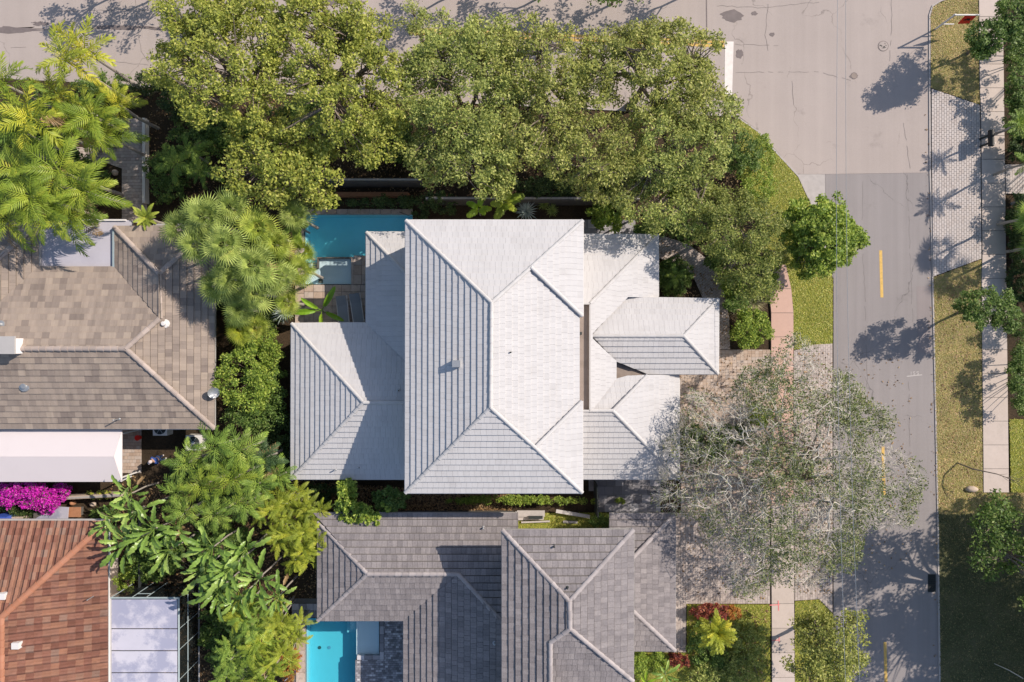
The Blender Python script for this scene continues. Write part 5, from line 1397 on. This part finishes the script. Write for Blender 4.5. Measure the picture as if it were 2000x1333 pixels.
S("dark undergrowth beneath the palms over the tan house garden", [(110, 350, 110, 70, .3, 1.6), (60, 260, 60, 40, .3, 1.5)], 'l_mid', 0.32, 95, 0.15, cover=1.3)
S("dark undergrowth beneath the paddle-leaf plants", [(300, 1080, 60, 60, .2, 1.1), (430, 1090, 60, 90, .2, 1.2), (460, 1250, 70, 80, .2, 1.2)], 'l_mid', 0.32, 95, 0.15, cover=1.3)
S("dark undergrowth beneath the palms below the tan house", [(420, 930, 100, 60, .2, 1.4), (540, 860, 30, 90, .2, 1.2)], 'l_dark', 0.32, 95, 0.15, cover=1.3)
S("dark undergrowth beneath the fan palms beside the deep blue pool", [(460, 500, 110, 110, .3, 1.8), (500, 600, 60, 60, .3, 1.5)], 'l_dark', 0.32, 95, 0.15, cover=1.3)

# ------------------------------------------------------------------ palms and other fronds
def quad_strip(mb, pts, widths, side):
    vs = []
    for p, w in zip(pts, widths):
        vs += [p - side * w, p + side * w]
    mb.add(vs, [(2 * i, 2 * i + 1, 2 * i + 3, 2 * i + 2) for i in range(len(pts) - 1)])

def pinnate(L=2.0, pairs=26, ll=0.5, wid=0.03, bend=0.9, droop=0.35, plume=0.0, seed=0, a0=0.15):
    r = random.Random(seed); mb = MB()
    n = 9; P, T = [Vector((0, 0, 0))], []
    for i in range(n):
        an = -bend * ((i + .5) / n) ** 1.4
        d = Vector((math.cos(an), r.uniform(-.03, .03), math.sin(an))).normalized(); T.append(d); P.append(P[-1] + d * L / n)
    T.append(T[-1])
    mb.tube(P, [0.028 * (1 - .8 * i / n) + .004 for i in range(n + 1)], 4, False)
    for k in range(pairs):
        f = a0 + (1 - a0) * (k + .5) / pairs
        i = min(n - 1, int(f * n)); t = T[i]; p = P[i] + t * (f * n - i) * L / n
        side = Vector((0, 1, 0)); up = t.cross(side); up = -up if up.z < 0 else up
        ph = math.radians(72 - 42 * f); l_ = ll * (math.sin(math.pi * min(1, f * .82 + .16)) ** .7) * r.uniform(.85, 1.1)
        for s in (-1, 1):
            lift = r.uniform(-plume, plume) + 0.12
            d = (t * math.cos(ph) + side * s * math.sin(ph) + up * lift).normalized()
            m1 = p + d * l_ * .5; e = p + d * l_ - Vector((0, 0, droop * l_ * r.uniform(.7, 1.2))); m1.z -= droop * l_ * .2
            w = wid * r.uniform(.8, 1.15)
            sd = d.cross(up).normalized()
            mb.add([p - sd * w * .5, p + sd * w * .5, m1 + sd * w, m1 - sd * w, e], [(0, 1, 2, 3), (3, 2, 4)])
    return mb.mesh("frond")

def fan(Rr=0.75, pet=0.7, seg=22, spread=5.0, droop=0.3, wid=0.035, seed=0):
    r = random.Random(seed); mb = MB()
    P = [Vector((0, 0, 0)), Vector((pet * .5, 0, .03)), Vector((pet, 0, 0))]
    mb.tube(P, [.018, .014, .012], 4, False)
    c = P[-1]
    for k in range(seg):
        a = -spread / 2 + spread * (k + .5) / seg
        l_ = Rr * (0.75 + 0.25 * math.cos(a * .6)) * r.uniform(.9, 1.08)
        d = Vector((math.cos(a), math.sin(a), 0.10 + r.uniform(-.06, .06)))
        s = Vector((-math.sin(a), math.cos(a), 0))
        m1 = c + d * l_ * .55; e = c + d * l_; e.z -= droop * l_ * r.uniform(.6, 1.3)
        mb.add([c - s * .008, c + s * .008, m1 + s * wid, m1 - s * wid, e], [(0, 1, 2, 3), (3, 2, 4)])
    return mb.mesh("frond")

def paddle(L=1.5, w=0.24, pet=0.6, bend=0.9, seed=0, name="leaf", fold=0.25, torn=0.0):
    r = random.Random(seed); mb = MB(); n = 12
    P = [Vector((0, 0, 0))]; an = 0.0
    for i in range(n + 2):
        an = -bend * (i / (n + 1)) ** 1.5
        st = pet / 2 if i < 2 else L / n
        P.append(P[-1] + Vector((math.cos(an), 0, math.sin(an))) * st)
    mb.tube(P[:3], [.03, .025, .02], 5, False)
    B = P[2:]
    for s in (-1, 1):
        vs, fs = [], []
        for i, p in enumerate(B):
            f = i / (len(B) - 1); ww = w * (math.sin(math.pi * (0.08 + .88 * f)) ** .6) * (1 if i < len(B) - 1 else 0.1) * (1 - torn * r.random())
            vs += [p, p + Vector((0, s * ww, ww * fold + r.uniform(-.02, .02)))]
        for i in range(len(B) - 1): fs.append((2 * i, 2 * i + 2, 2 * i + 3, 2 * i + 1) if s < 0 else (2 * i, 2 * i + 1, 2 * i + 3, 2 * i + 2))
        mb.add(vs, fs)
    mb.tube(B, [.018 * (1 - .8 * i / len(B)) + .003 for i in range(len(B))], 3, False)
    return mb.mesh(name)

def blade(L=0.7, w=0.045, bend=0.3, seed=0):
    mb = MB(); pts, ws = [], []
    for i in range(5):
        f = i / 4; pts.append(Vector((L * f, 0, -bend * L * f * f))); ws.append(w * (0.7 + .9 * f - 1.6 * f * f) + .002)
    quad_strip(mb, pts, ws, Vector((0, 1, 0)))
    return mb.mesh("blade")

LIB = {}
def lib(key, mat, fn, n=3):
    k = (key, mat)
    if k not in LIB:
        ms = [fn(i) for i in range(n)]
        for m_ in ms: m_.materials.append(M[mat])
        LIB[k] = ms
    return LIB[k]
KIND = {
 'foxtail': (lambda i: pinnate(2.0, 20, 0.46, 0.030, 1.35, .3, 0.8, i, .12), 12, 0.1, 1.25, .09),
 'royal':   (lambda i: pinnate(2.1, 16, 0.50, 0.036, 1.25, .55, 0.2, i + 5, .12), 12, 0.05, 1.2, .09),
 'areca':   (lambda i: pinnate(1.35, 13, 0.27, 0.025, 1.15, .35, 0.3, i + 9, .2), 48, 0.05, 1.35, .05),
 'adonidia': (lambda i: pinnate(1.85, 14, 0.46, 0.031, 1.3, .5, 0.5, i + 13, .12), 12, 0.0, 1.2, .07),
 'fan':     (lambda i: fan(0.74, 0.66, 20, 5.2, .45, .030, i), 19, -0.1, 1.3, .08),
 'fanbig':  (lambda i: fan(0.8, 0.8, 26, 5.0, .35, .035, i + 3), 16, -0.1, 1.2, .08),
 'cycad':   (lambda i: pinnate(1.1, 26, 0.24, 0.018, .7, .1, 0.1, i + 17, .1), 18, 0.1, 1.2, .09),
 'young':   (lambda i: pinnate(1.4, 18, 0.36, 0.026, .7, .2, .4, i + 21, .1), 16, 0.05, 1.15, .07),
 'paddle':  (lambda i: paddle(1.3, .22, .85, 1.0, i, "leaf", .3, .45), 14, 0.25, 1.35, .05),
 'banana':  (lambda i: paddle(1.35, .17, .35, .8, i + 4, "leaf", .35, .05), 6, 0.2, .8, .07),
 'broad':   (lambda i: pinnate(1.5, 22, 0.50, 0.06, 1.0, .3, 0.05, i + 27, .15), 9, 0.3, 1.2, .05),
}
def plant(kind, px, py, z, label, mat, sc=1.0, name="palm", cat="palm", n=None, group=None, pname="frond", trunk='palmtrunk', spread=None, base=None):
    fn, cnt, e0, e1, tr_ = KIND[kind]
    cnt = n or cnt
    top = W(px, py, z); b = Vector((top.x, top.y, 0)) if base is None else W(*base, 0)
    root = thing(name, label, cat, b, group)
    ms = lib(kind, mat, fn)
    mid = b.lerp(top, .5) + Vector((rnd.uniform(-.1, .1), rnd.uniform(-.1, .1), 0))
    MB().tube([b - Vector((0, 0, .05)), mid, top - Vector((0, 0, .35)), top], [tr_ * 1.35, tr_, tr_ * .9, tr_ * .55], 7).build("trunk", M[trunk], root)
    off = rnd.uniform(0, 6.28)
    stems = [top]
    if kind == 'areca':                       # a clump of several stems
        for k in range(4):
            a = k * 1.57 + off; st = top + Vector((math.cos(a), math.sin(a), 0)) * rnd.uniform(.35, .75) - Vector((0, 0, rnd.uniform(.1, .7)))
            MB().tube([b + (st - top) * .3, b.lerp(st, .5), st], [tr_, tr_ * .9, tr_ * .6], 5).build("stem", M[trunk], root); stems.append(st)
    for k in range(cnt):
        f = ((k // len(stems)) + .5) / (cnt // len(stems) + 1)
        az = off + k * 2.39996 + rnd.uniform(-.15, .15)
        el = e0 + (e1 - e0) * (1 - f) ** 1.15 + rnd.uniform(-.1, .1)
        s = sc * rnd.uniform(.72, 1.12) * (0.75 + .25 * f)
        o = bpy.data.objects.new(pname, rnd.choice(ms)); COL.objects.link(o); o.parent = root; o.matrix_parent_inverse = INV[root.name]
        mt = Matrix.Translation(stems[k % len(stems)] - Vector((0, 0, .12 * f))) @ Matrix.Rotation(az, 4, 'Z') @ Matrix.Rotation(-el, 4, 'Y') @ Matrix.Rotation(rnd.uniform(-.4, .4), 4, 'X') @ Matrix.Scale(s, 4)
        o.matrix_basis = mt
    if kind in ('adonidia', 'royal', 'foxtail', 'paddle', 'fan', 'areca') and rnd.random() < .75:
        for k in range(rnd.choice((1, 1, 2))):
            o = bpy.data.objects.new("dead_" + pname, rnd.choice(lib(kind, 'l_dead', fn))); COL.objects.link(o); o.parent = root; o.matrix_parent_inverse = INV[root.name]
            o.matrix_basis = Matrix.Translation(top - Vector((0, 0, .2))) @ Matrix.Rotation(rnd.uniform(0, 6.28), 4, 'Z') @ Matrix.Rotation(rnd.uniform(.1, .5), 4, 'Y') @ Matrix.Scale(sc * .85, 4)
    return root
def rosette(px, py, z, label, mat, L, n, name="agave", cat="agave", w=0.045, bend=0.25, emin=0.0, emax=1.3):
    c = W(px, py, z); b = Vector((c.x, c.y, 0.0))
    root = thing(name, label, cat, b)
    MB().tube([b, c], [0.09, 0.07], 7).build("trunk", M['wood'], root)
    ms = lib(('bl', L, w, bend), mat, lambda i: blade(L * (1 - .08 * i), w, bend, i))
    for k in range(n):
        o = bpy.data.objects.new("blade", rnd.choice(ms)); COL.objects.link(o); o.parent = root; o.matrix_parent_inverse = INV[root.name]
        f = (k + .5) / n
        o.matrix_basis = Matrix.Translation(c) @ Matrix.Rotation(k * 2.39996, 4, 'Z') @ Matrix.Rotation(-(emin + (emax - emin) * (1 - f)) + rnd.uniform(-.08, .08), 4, 'Y') @ Matrix.Scale(rnd.uniform(.85, 1.1), 4)

# foxtail and royal palms in the upper corner
G1 = "palms in the upper corner by the road"
for kind, px, py, z, sc, mat, lab in (
    ('foxtail', 128, 118, 7.0, 1.25, 'l_palmy', "yellowest palm, its bushy fronds standing over the road"),
    ('foxtail', 8, 165, 6.8, 1.25, 'l_palmg', "green bushy palm at the frame edge below the road"),
    ('foxtail', 62, 232, 6.4, 1.25, 'l_palmy', "bushy palm with a long bare grey trunk leaning inward"),
    ('foxtail', 110, 185, 5.2, 1.06, 'l_palmy', "short yellow-green palm just below the yellowest palm"),
    ('royal', 182, 228, 5.2, 1.25, 'l_palmg', "bright green palm beside the garden walk's upper end"),
    ('royal', 232, 205, 4.4, 0.99, 'l_palmy', "small palm next to the dark hedge at the garden walk"),
    ('royal', 130, 240, 5.0, 1.06, 'l_palmg', "green palm between the bare-trunk palm and the garden walk"),
    ('royal', 40, 335, 6.0, 1.25, 'l_palmg', "palm at the frame edge above the tan roof"),
    ('royal', 115, 335, 6.2, 1.32, 'l_palmg', "tall palm in the middle of the palms above the tan roof"),
    ('royal', 165, 375, 5.8, 1.19, 'l_palmg', "palm whose fronds hang towards the garden walk above the tan roof"),
    ('royal', 95, 420, 5.6, 1.19, 'l_palmg', "palm throwing its shade on the pale flat roof"),
    ('royal', 15, 430, 5.6, 1.25, 'l_palmg', "palm over the upper corner of the tan roof at the frame edge"),
    ('royal', 60, 385, 6.4, 1.19, 'l_palmg', "highest palm between the others over the tan roof"),
    ('royal', 25, 285, 5.0, 1.06, 'l_palmm', "darker palm under the bare-trunk palm at the frame edge"),
    ('foxtail', 165, 100, 6.6, 1.1, 'l_palmy', "yellow palm leaning right of the yellowest palm over the road"),
    ('royal', 205, 265, 4.6, 1.1, 'l_palmg', "green palm drooping onto the garden walk"),
    ('foxtail', 35, 255, 5.6, 1.1, 'l_palmm', "greyish bushy palm beside the bare-trunk palm at the frame edge"),
    ('royal', 140, 430, 5.2, 1.05, 'l_palmg', "lowest palm drooping over the pale flat roof")):
    plant(kind, px, py, z, lab, mat, sc, group=G1)
plant('cycad', 285, 425, 2.9, "small orange-tinged cycad palm at the tan roof corner by the garden walk", 'l_fanw', 1.0)
for px, py, z, lab in ((345, 320, 2.6, "small shaded palm under the canopy right of the garden walk"), (395, 335, 2.4, "bluish small palm under the canopy above the fan palms"), (375, 300, 2.2, "low palm in shade between the dark hedge and the fan palms")):
    plant('adonidia', px, py, z, lab, 'l_palmm', .85)
# fan palms
G2 = "silvery fan palms between the tan house and the pool"
for px, py, z, sc, mat, lab in (
    (400, 425, 6.4, 1.15, 'l_fan', "silvery fan palm nearest the tan roof ridge, uppermost of the fan palms"), (452, 408, 6.0, 1.03, 'l_fan', "silvery fan palm touching the yellow-green tree"),
    (385, 480, 6.2, 1.09, 'l_fan', "silvery fan palm overhanging the tan roof"), (440, 480, 6.8, 1.21, 'l_fan', "tallest silvery fan palm at the heart of the fan palms"),
    (505, 445, 6.0, 1.09, 'l_fanw', "yellowish fan palm beside the yellow-green tree"), (495, 520, 6.2, 1.15, 'l_fan', "silvery fan palm facing the pool ledge"),
    (540, 480, 5.6, 1.03, 'l_fanw', "yellow-orange fan palm close to the pool"), (450, 545, 5.8, 1.09, 'l_fan', "silvery fan palm low beside the tan roof edge"),
    (545, 545, 5.2, 0.98, 'l_fan', "silvery fan palm above the spiky agave"), (500, 575, 5.2, 0.92, 'l_fan', "small silvery fan palm lowest of the fan palms"),
    (352, 445, 5.4, 1.05, 'l_fan', "silvery fan palm reaching farthest over the tan roof"), (588, 530, 4.4, .9, 'l_fanw', "yellow-green fan palm at the pool deck's upper corner"),
    (425, 560, 4.8, 1.0, 'l_fan', "silvery fan palm at the tan house's side eave"), (470, 605, 4.2, .95, 'l_fan', "silvery fan palm just above the warm-coloured palms"),
    (560, 590, 3.6, .8, 'l_fanw', "small yellow-green fan palm next to the pale agave"), (575, 420, 4.6, .9, 'l_fan', "silvery fan palm at the pool's far corner by the yellow-green tree")):
    plant('fan', px, py, z, lab, mat, sc, group=G2, name="fan_palm")
plant('fanbig', 582, 495, 3.2, "fresh green fan palm leaning over the pool ledge", 'l_palmg', .75, name="fan_palm")
plant('broad', 575, 440, 3.0, "broad-leaved plant reaching over the pool corner", 'l_palmm', .75, name="leafy_palm")
G3 = "warm-coloured palms above the bright bushes"
for px, py, z, mat, lab in ((468, 645, 3.2, 'l_areca', "warm yellow palm above the bright bush mass, nearer the tan roof"), (500, 640, 3.0, 'l_fanw', "orange-tinged palm above the bright bush mass, nearer the agave")):
    plant('fan', px, py, z, lab, mat, .85, group=G3, name="fan_palm")
# palms below the tan house
G4 = "palms below the tan house"
for px, py, z, sc, kind, mat, lab in (
    (365, 905, 3.8, .95, 'adonidia', 'l_palmm', "arching palm nearest the half-hidden air conditioner"), (425, 870, 4.4, 1.0, 'adonidia', 'l_palmm', "arching palm at the tan house corner"),
    (470, 880, 4.6, 1.0, 'adonidia', 'l_palmm', "arching palm beside the olive bush"), (455, 935, 4.8, 1.0, 'adonidia', 'l_palmg', "arching palm in the middle of the palms below the tan house"),
    (395, 950, 4.4, 1.0, 'adonidia', 'l_palmg', "fresh green arching palm above the paddle-leaf plants"), (348, 962, 3.6, .85, 'adonidia', 'l_palmm', "arching palm beside the person in blue"),
    (505, 945, 4.4, .95, 'adonidia', 'l_palmm', "arching palm next to the yellow feathery palms"), (515, 895, 4.0, .85, 'adonidia', 'l_palmd', "dark arching palm at the white wing's wall"),
    (420, 1005, 4.2, .9, 'adonidia', 'l_palmm', "arching palm above the broad paddle leaves"), (360, 1000, 3.8, .85, 'adonidia', 'l_palmm', "arching palm between the two paddle-leaf groups"),
    (480, 985, 4.2, .95, 'adonidia', 'l_palmm', "arching palm leaning against the yellow feathery palms"), (545, 930, 3.8, .8, 'adonidia', 'l_palmm', "arching palm under the white wing's lower corner")):
    plant(kind, px, py, z, lab, mat, sc, group=G4, name="arching_palm")
G5 = "yellow feathery palms at the grey house corner"
for px, py, z, sc, lab in ((560, 985, 3.4, .95, "yellow feathery palm at the corner of the white wing"), (590, 1045, 3.4, 1.0, "yellow feathery palm touching the grey roof's corner"),
                           (545, 1045, 3.6, .95, "yellow feathery palm behind the one touching the grey roof"), (580, 1090, 3.2, .85, "yellow feathery palm lowest beside the grey roof's side"), (605, 1010, 3.2, .85, "yellow feathery palm between the white wing corner and the grey roof"),
                           (525, 1000, 3.6, .9, "yellow feathery palm farthest from the grey roof"), (620, 1060, 3.0, .8, "yellow feathery palm leaning over the grey roof's side")):
    plant('areca', px, py, z, lab, 'l_areca', sc, group=G5, name="feathery_palm")
G6 = "green feathery palms beside the aqua pool"
for px, py, z, sc, mat, lab in ((465, 1200, 3.6, 1.0, 'l_areca', "feathery palm above the pool palms, under the paddle leaves"), (535, 1215, 3.6, 1.0, 'l_areca', "feathery palm nearest the grey house and the slate steps"),
                                (500, 1265, 3.8, 1.0, 'l_palmg', "feathery palm in the centre beside the aqua pool"), (550, 1280, 3.4, .9, 'l_areca', "yellowish feathery palm overhanging the aqua pool's edge"),
                                (450, 1290, 3.6, .95, 'l_palmm', "feathery palm at the bottom by the enclosure's screen"), (515, 1330, 3.6, .95, 'l_palmg', "feathery palm cut by the bottom edge near the aqua pool"),
                                (445, 1345, 3.4, .9, 'l_palmm', "feathery palm cut by the bottom edge near the enclosure"), (490, 1225, 3.9, .95, 'l_palmm', "feathery palm tucked between the others beside the slate steps"), (570, 1235, 3.0, .8, 'l_areca', "feathery palm overhanging the corner of the aqua pool")):
    plant('areca', px, py, z, lab, mat, sc, group=G6, name="feathery_palm")
# paddle-leaved plants
G7 = "paddle-leaf plants by the terracotta house"
for px, py, z, sc, lab in ((268, 1000, 3.8, 0.95, "paddle-leaf plant above the terracotta roof corner"), (300, 1035, 4.2, 1.05, "largest paddle-leaf plant over the dark gap beside the terracotta roof"),
                           (250, 1060, 3.8, 0.95, "paddle-leaf plant shading the terracotta roof"), (330, 1075, 3.8, 0.89, "paddle-leaf plant over the dark garden gap"),
                           (415, 1070, 4.2, 1.05, "paddle-leaf plant on the far side of the dark gap"), (450, 1110, 4.4, 1.05, "paddle-leaf plant in the middle of the right-hand group"),
                           (430, 1150, 4.0, 0.95, "paddle-leaf plant above the enclosure's corner"), (505, 1130, 4.0, 0.95, "paddle-leaf plant by the yellow feathery palms"),
                           (545, 1165, 3.6, 0.79, "small paddle-leaf plant at the grey roof's lower corner"), (255, 965, 3.2, 0.73, "small yellowing paddle-leaf plant at the white awning's corner"), (225, 1015, 3.2, .85, "paddle-leaf plant leaning over the terracotta roof's upper corner"),
                           (345, 1030, 3.4, .9, "paddle-leaf plant under the arching palms"), (400, 1110, 3.6, .95, "paddle-leaf plant at the edge of the dark gap, over the enclosure side"),
                           (480, 1075, 4.0, .95, "paddle-leaf plant between the arching palms and the yellow feathery palms"), (470, 1165, 3.6, .9, "paddle-leaf plant just above the green feathery palms")):
    plant('paddle', px, py, z, lab, 'l_paddle', sc, name="paddle_plant", cat="plant", group=G7, pname="leaf")
plant('banana', 628, 607, 1.6, "banana plant with a few bright leaves on the pool deck beside the loungers", 'l_banana', 1.3, name="banana_plant", cat="plant", pname="leaf", n=5)
plant('banana', 1300, 1318, 1.2, "green paddle-leaved plant by the hedge blocks at the bottom edge", 'l_paddle', .7, name="paddle_plant", cat="plant", pname="leaf", n=9)
plant('banana', 1262, 1335, 1.1, "paddle-leaved plant at the bottom edge under the grey roof corner", 'l_banana', .6, name="paddle_plant", cat="plant", pname="leaf", n=8)
# palms around the white house
plant('fanbig', 962, 350, 3.4, "bright spiky palm under the olive tree above the white roof", 'l_palmg', .85, name="fan_palm")
plant('broad', 935, 408, 2.2, "ribbed palm with broad fronds at the white roof's upper edge, nearer the pool", 'l_banana', .75, name="leafy_palm", n=6)
plant('broad', 985, 398, 2.6, "ribbed palm with broad fronds next to the blue agave", 'l_palmg', .85, name="leafy_palm", n=7)
plant('young', 1322, 372, 4.8, "bright fern-like palm growing up through the grey-olive trees", 'l_palmg', .8)
plant('young', 1402, 1238, 2.3, "bright yellow-green palm seen from above on the front lawn", 'l_palmy', 1.05, n=34)
plant('adonidia', 1320, 540, 1.3, "small palm in the dark bed by the entry path", 'l_palmm', .6)
plant('young', 1992, 240, 2.8, "spiky palm at the right edge shading the pale apron", 'l_palmm', .9)
plant('young', 2012, 318, 3.2, "palm beyond the right edge shading the mailboxes", 'l_palmm', 1.0)
plant('fanbig', 2025, 420, 3.4, "fan palm beyond the right edge shading the sidewalk", 'l_palmm', 1.0, name="fan_palm")
plant('fanbig', 2035, 480, 3.0, "second fan palm beyond the right edge", 'l_palmm', 1.0, name="fan_palm")
plant('cycad', 1990, 395, 0.6, "low spiky plant at the right edge below the entry path", 'l_palmd', .6)
plant('cycad', 1985, 475, 0.6, "low spiky plant at the right edge beside the dark planting", 'l_palmd', .6)
rosette(1028, 413, .7, "blue-green agave against the white roof's upper edge", 'l_agave', .80, 46)
rosette(1062, 400, .6, "small yellowish agave farther from the white roof", 'l_fan', .5, 34, w=.03)
rosette(1078, 412, .6, "small yellowish agave closest to the white roof edge", 'l_fan', .5, 34, w=.03)
rosette(553, 613, .9, "pale spiky agave at the corner of the pool deck", 'l_agave', .78, 50, w=.04)
for px, py, lab in ((1448, 603, "fountain grass clump with arching straw blades, nearest the white roof corner"), (1470, 592, "fountain grass clump behind the first, by the corner sidewalk")):
    rosette(px, py, .4, lab, 'l_fountain', .95, 90, "fountain_grass", "ornamental grass", .012, .55, .1, 1.3)

# overhead wires along the street
for xa, xb, lab in ((1637, 1655, "overhead wire along the street, the one nearer the driveways"), (1652, 1684, "overhead wire along the street, the one nearer the centre line")):
    p, q = W(xa, -120, 8.5), W(xb, 1450, 8.5)
    pts = [p.lerp(q, i / 24) - Vector((0, 0, 0.6 * math.sin(math.pi * i / 24))) for i in range(25)]
    o = MB().tube(pts, 0.012, 5).build("overhead_wire", M['metal']); tag(o, lab, "wire", "overhead wires along the street")

# fallen bare branch on the east lawn
p, q = W(1942, 1297, 0.12), W(1998, 1326, 0.18)
o = MB().tube([p, p.lerp(q, .5) + Vector((0.03, 0.05, 0.03)), q], [.02, .03, .035], 5).build("fallen_branch", M['twig']); tag(o, "thin pale bare branch lying on the dark east lawn", "branch")
# bare sapling over the sidewalk
def sapling():
    b = W(1870, 905, 0.1); root = thing("bare_sapling", "thin leafless sapling leaning across the verge towards the sidewalk", "sapling", b)
    MB().tube([b, b + Vector((.3, -.2, 1.0)), b + Vector((1.2, -.35, 1.9)), b + Vector((2.2, -.75, 2.5))], [.05, .045, .03, .015], 6).build("trunk", M['wood'], root)
    mb = MB(); rr = random.Random(3)
    for k in range(9):
        s = b + Vector((1.3 + k * .1, -.38 - k * .04, 1.95 + k * .05)); d = Vector((rr.uniform(.3, .9), rr.uniform(-.6, .6), rr.uniform(-.1, .4)))
        mb.tube([s, s + d * .5, s + d + Vector((0, rr.uniform(-.1, .1), 0))], [.014, .01, .006], 4, False)
    mb.build("twigs", M['wood'], root)["kind"] = "stuff"
sapling()

# ------------------------------------------------------------------ person in blue beside the awning
def person():
    b = W(322, 893, 0.0)
    root = thing("person", "person in blue clothes and a pale cap standing between the awning and the palms", "person", b)
    rz = Matrix.Translation(b) @ Matrix.Rotation(2.3, 4, 'Z')
    def skin(name, verts, edges, radii, m, rootv=0):
        me = bpy.data.meshes.new(name); me.from_pydata([tuple(rz @ Vector(v)) for v in verts], edges, [])
        o = link(name, me, root, M[m])
        md = o.modifiers.new("skin", 'SKIN'); md.use_smooth_shade = True
        for v, r_ in zip(me.skin_vertices[0].data, radii): v.radius = r_ if isinstance(r_, tuple) else (r_, r_)
        me.skin_vertices[0].data[rootv].use_root = True
        sb_ = o.modifiers.new("sub", 'SUBSURF'); sb_.levels = 1; sb_.render_levels = 1
        return o
    # body: pelvis, spine, neck, head, arms, legs
    v = [(0, 0, .95), (0, .02, 1.15), (0, .0, 1.38), (0, .01, 1.50), (0, .03, 1.60), (0, .04, 1.70),
         (.19, 0, 1.40), (.26, .05, 1.13), (.22, .26, .98), (.21, .33, .95), (-.19, 0, 1.40), (-.27, .0, 1.12), (-.25, .16, .90), (-.24, .22, .86),
         (.10, 0, .90), (.12, .03, .50), (.12, -.01, .09), (.13, .13, .04), (-.10, 0, .90), (-.13, .06, .50), (-.12, .0, .09), (-.13, .15, .04)]
    e = [(0, 1), (1, 2), (2, 3), (3, 4), (4, 5), (2, 6), (6, 7), (7, 8), (8, 9), (2, 10), (10, 11), (11, 12), (12, 13), (0, 14), (14, 15), (15, 16), (16, 17), (0, 18), (18, 19), (19, 20), (20, 21)]
    r_ = [(.15, .11), (.14, .10), (.16, .11), .055, (.085, .10), (.075, .09), .065, .045, .035, .03, .065, .045, .035, .03, .095, .065, .045, .04, .095, .065, .045, .04]
    skin("body", v, e, r_, 'skin')
    k = [0, 1, 2, 6, 7, 10, 11]
    vs = [(0, 0, .90), (0, .02, 1.15), (0, 0, 1.38), (.19, 0, 1.41), (.26, .05, 1.14), (-.19, 0, 1.41), (-.27, 0, 1.13)]
    skin("shirt", vs, [(0, 1), (1, 2), (2, 3), (3, 4), (2, 5), (5, 6)], [(.175, .13), (.165, .12), (.185, .13), .085, .065, .085, .065], 'bluecloth')
    vs = [(0, 0, .93), (.10, 0, .86), (.12, .03, .50), (.12, 0, .12), (-.10, 0, .86), (-.13, .06, .50), (-.12, 0, .12)]
    skin("trousers", vs, [(0, 1), (1, 2), (2, 3), (0, 4), (4, 5), (5, 6)], [(.165, .125), .115, .085, .07, .115, .085, .07], 'jeans')
    for s in (-1, 1):
        skin("shoe", [(s * .125, -.06, .05), (s * .13, .06, .045), (s * .135, .18, .04)], [(0, 1), (1, 2)], [.05, .055, .045], 'trim')
    c = Vector((0, .035, 1.70))
    mb = MB().lathe(c, [(.115, 0), (.118, .04), (.10, .09), (.06, .12), (.01, .13)], 14)
    mb.add([c + Vector((x, y, z)) for x, y, z in ((-.09, .08, .015), (.09, .08, .015), (.07, .20, .0), (-.07, .20, .0))], [(0, 1, 2, 3)])
    mb.v = [tuple(rz @ Vector(q)) for q in mb.v]
    mb.build("cap", M['cap'], root)
    # face and fingers
    mb = MB(); mb.box(Vector((0, .145, 1.655)), (.025, .03, .04)); mb.box(Vector((0, .135, 1.612)), (.05, .01, .012))
    for s in (-1, 1): mb.box(Vector((s * .035, .133, 1.675)), (.022, .008, .01)); mb.box(Vector((s * .09, .03, 1.65)), (.015, .03, .05))
    mb.v = [tuple(rz @ Vector(q)) for q in mb.v]; mb.build("face", M['skin'], root)
    for hx, hy, hz in ((.21, .33, .95), (-.24, .22, .86)):
        for i, l_ in enumerate((.05, .07, .08, .075, .06)):
            mb = MB(); x = hx + (i - 2) * .018
            p = [Vector((x, hy + .02, hz - .01)), Vector((x, hy + .02 + l_ * .6, hz - .02)), Vector((x, hy + .02 + l_ * .85, hz - .05))]
            mb.tube([rz @ q for q in p], [.011, .010, .008], 5); mb.build("finger", M['skin'], root)
person()
print("objects", len(bpy.data.objects))
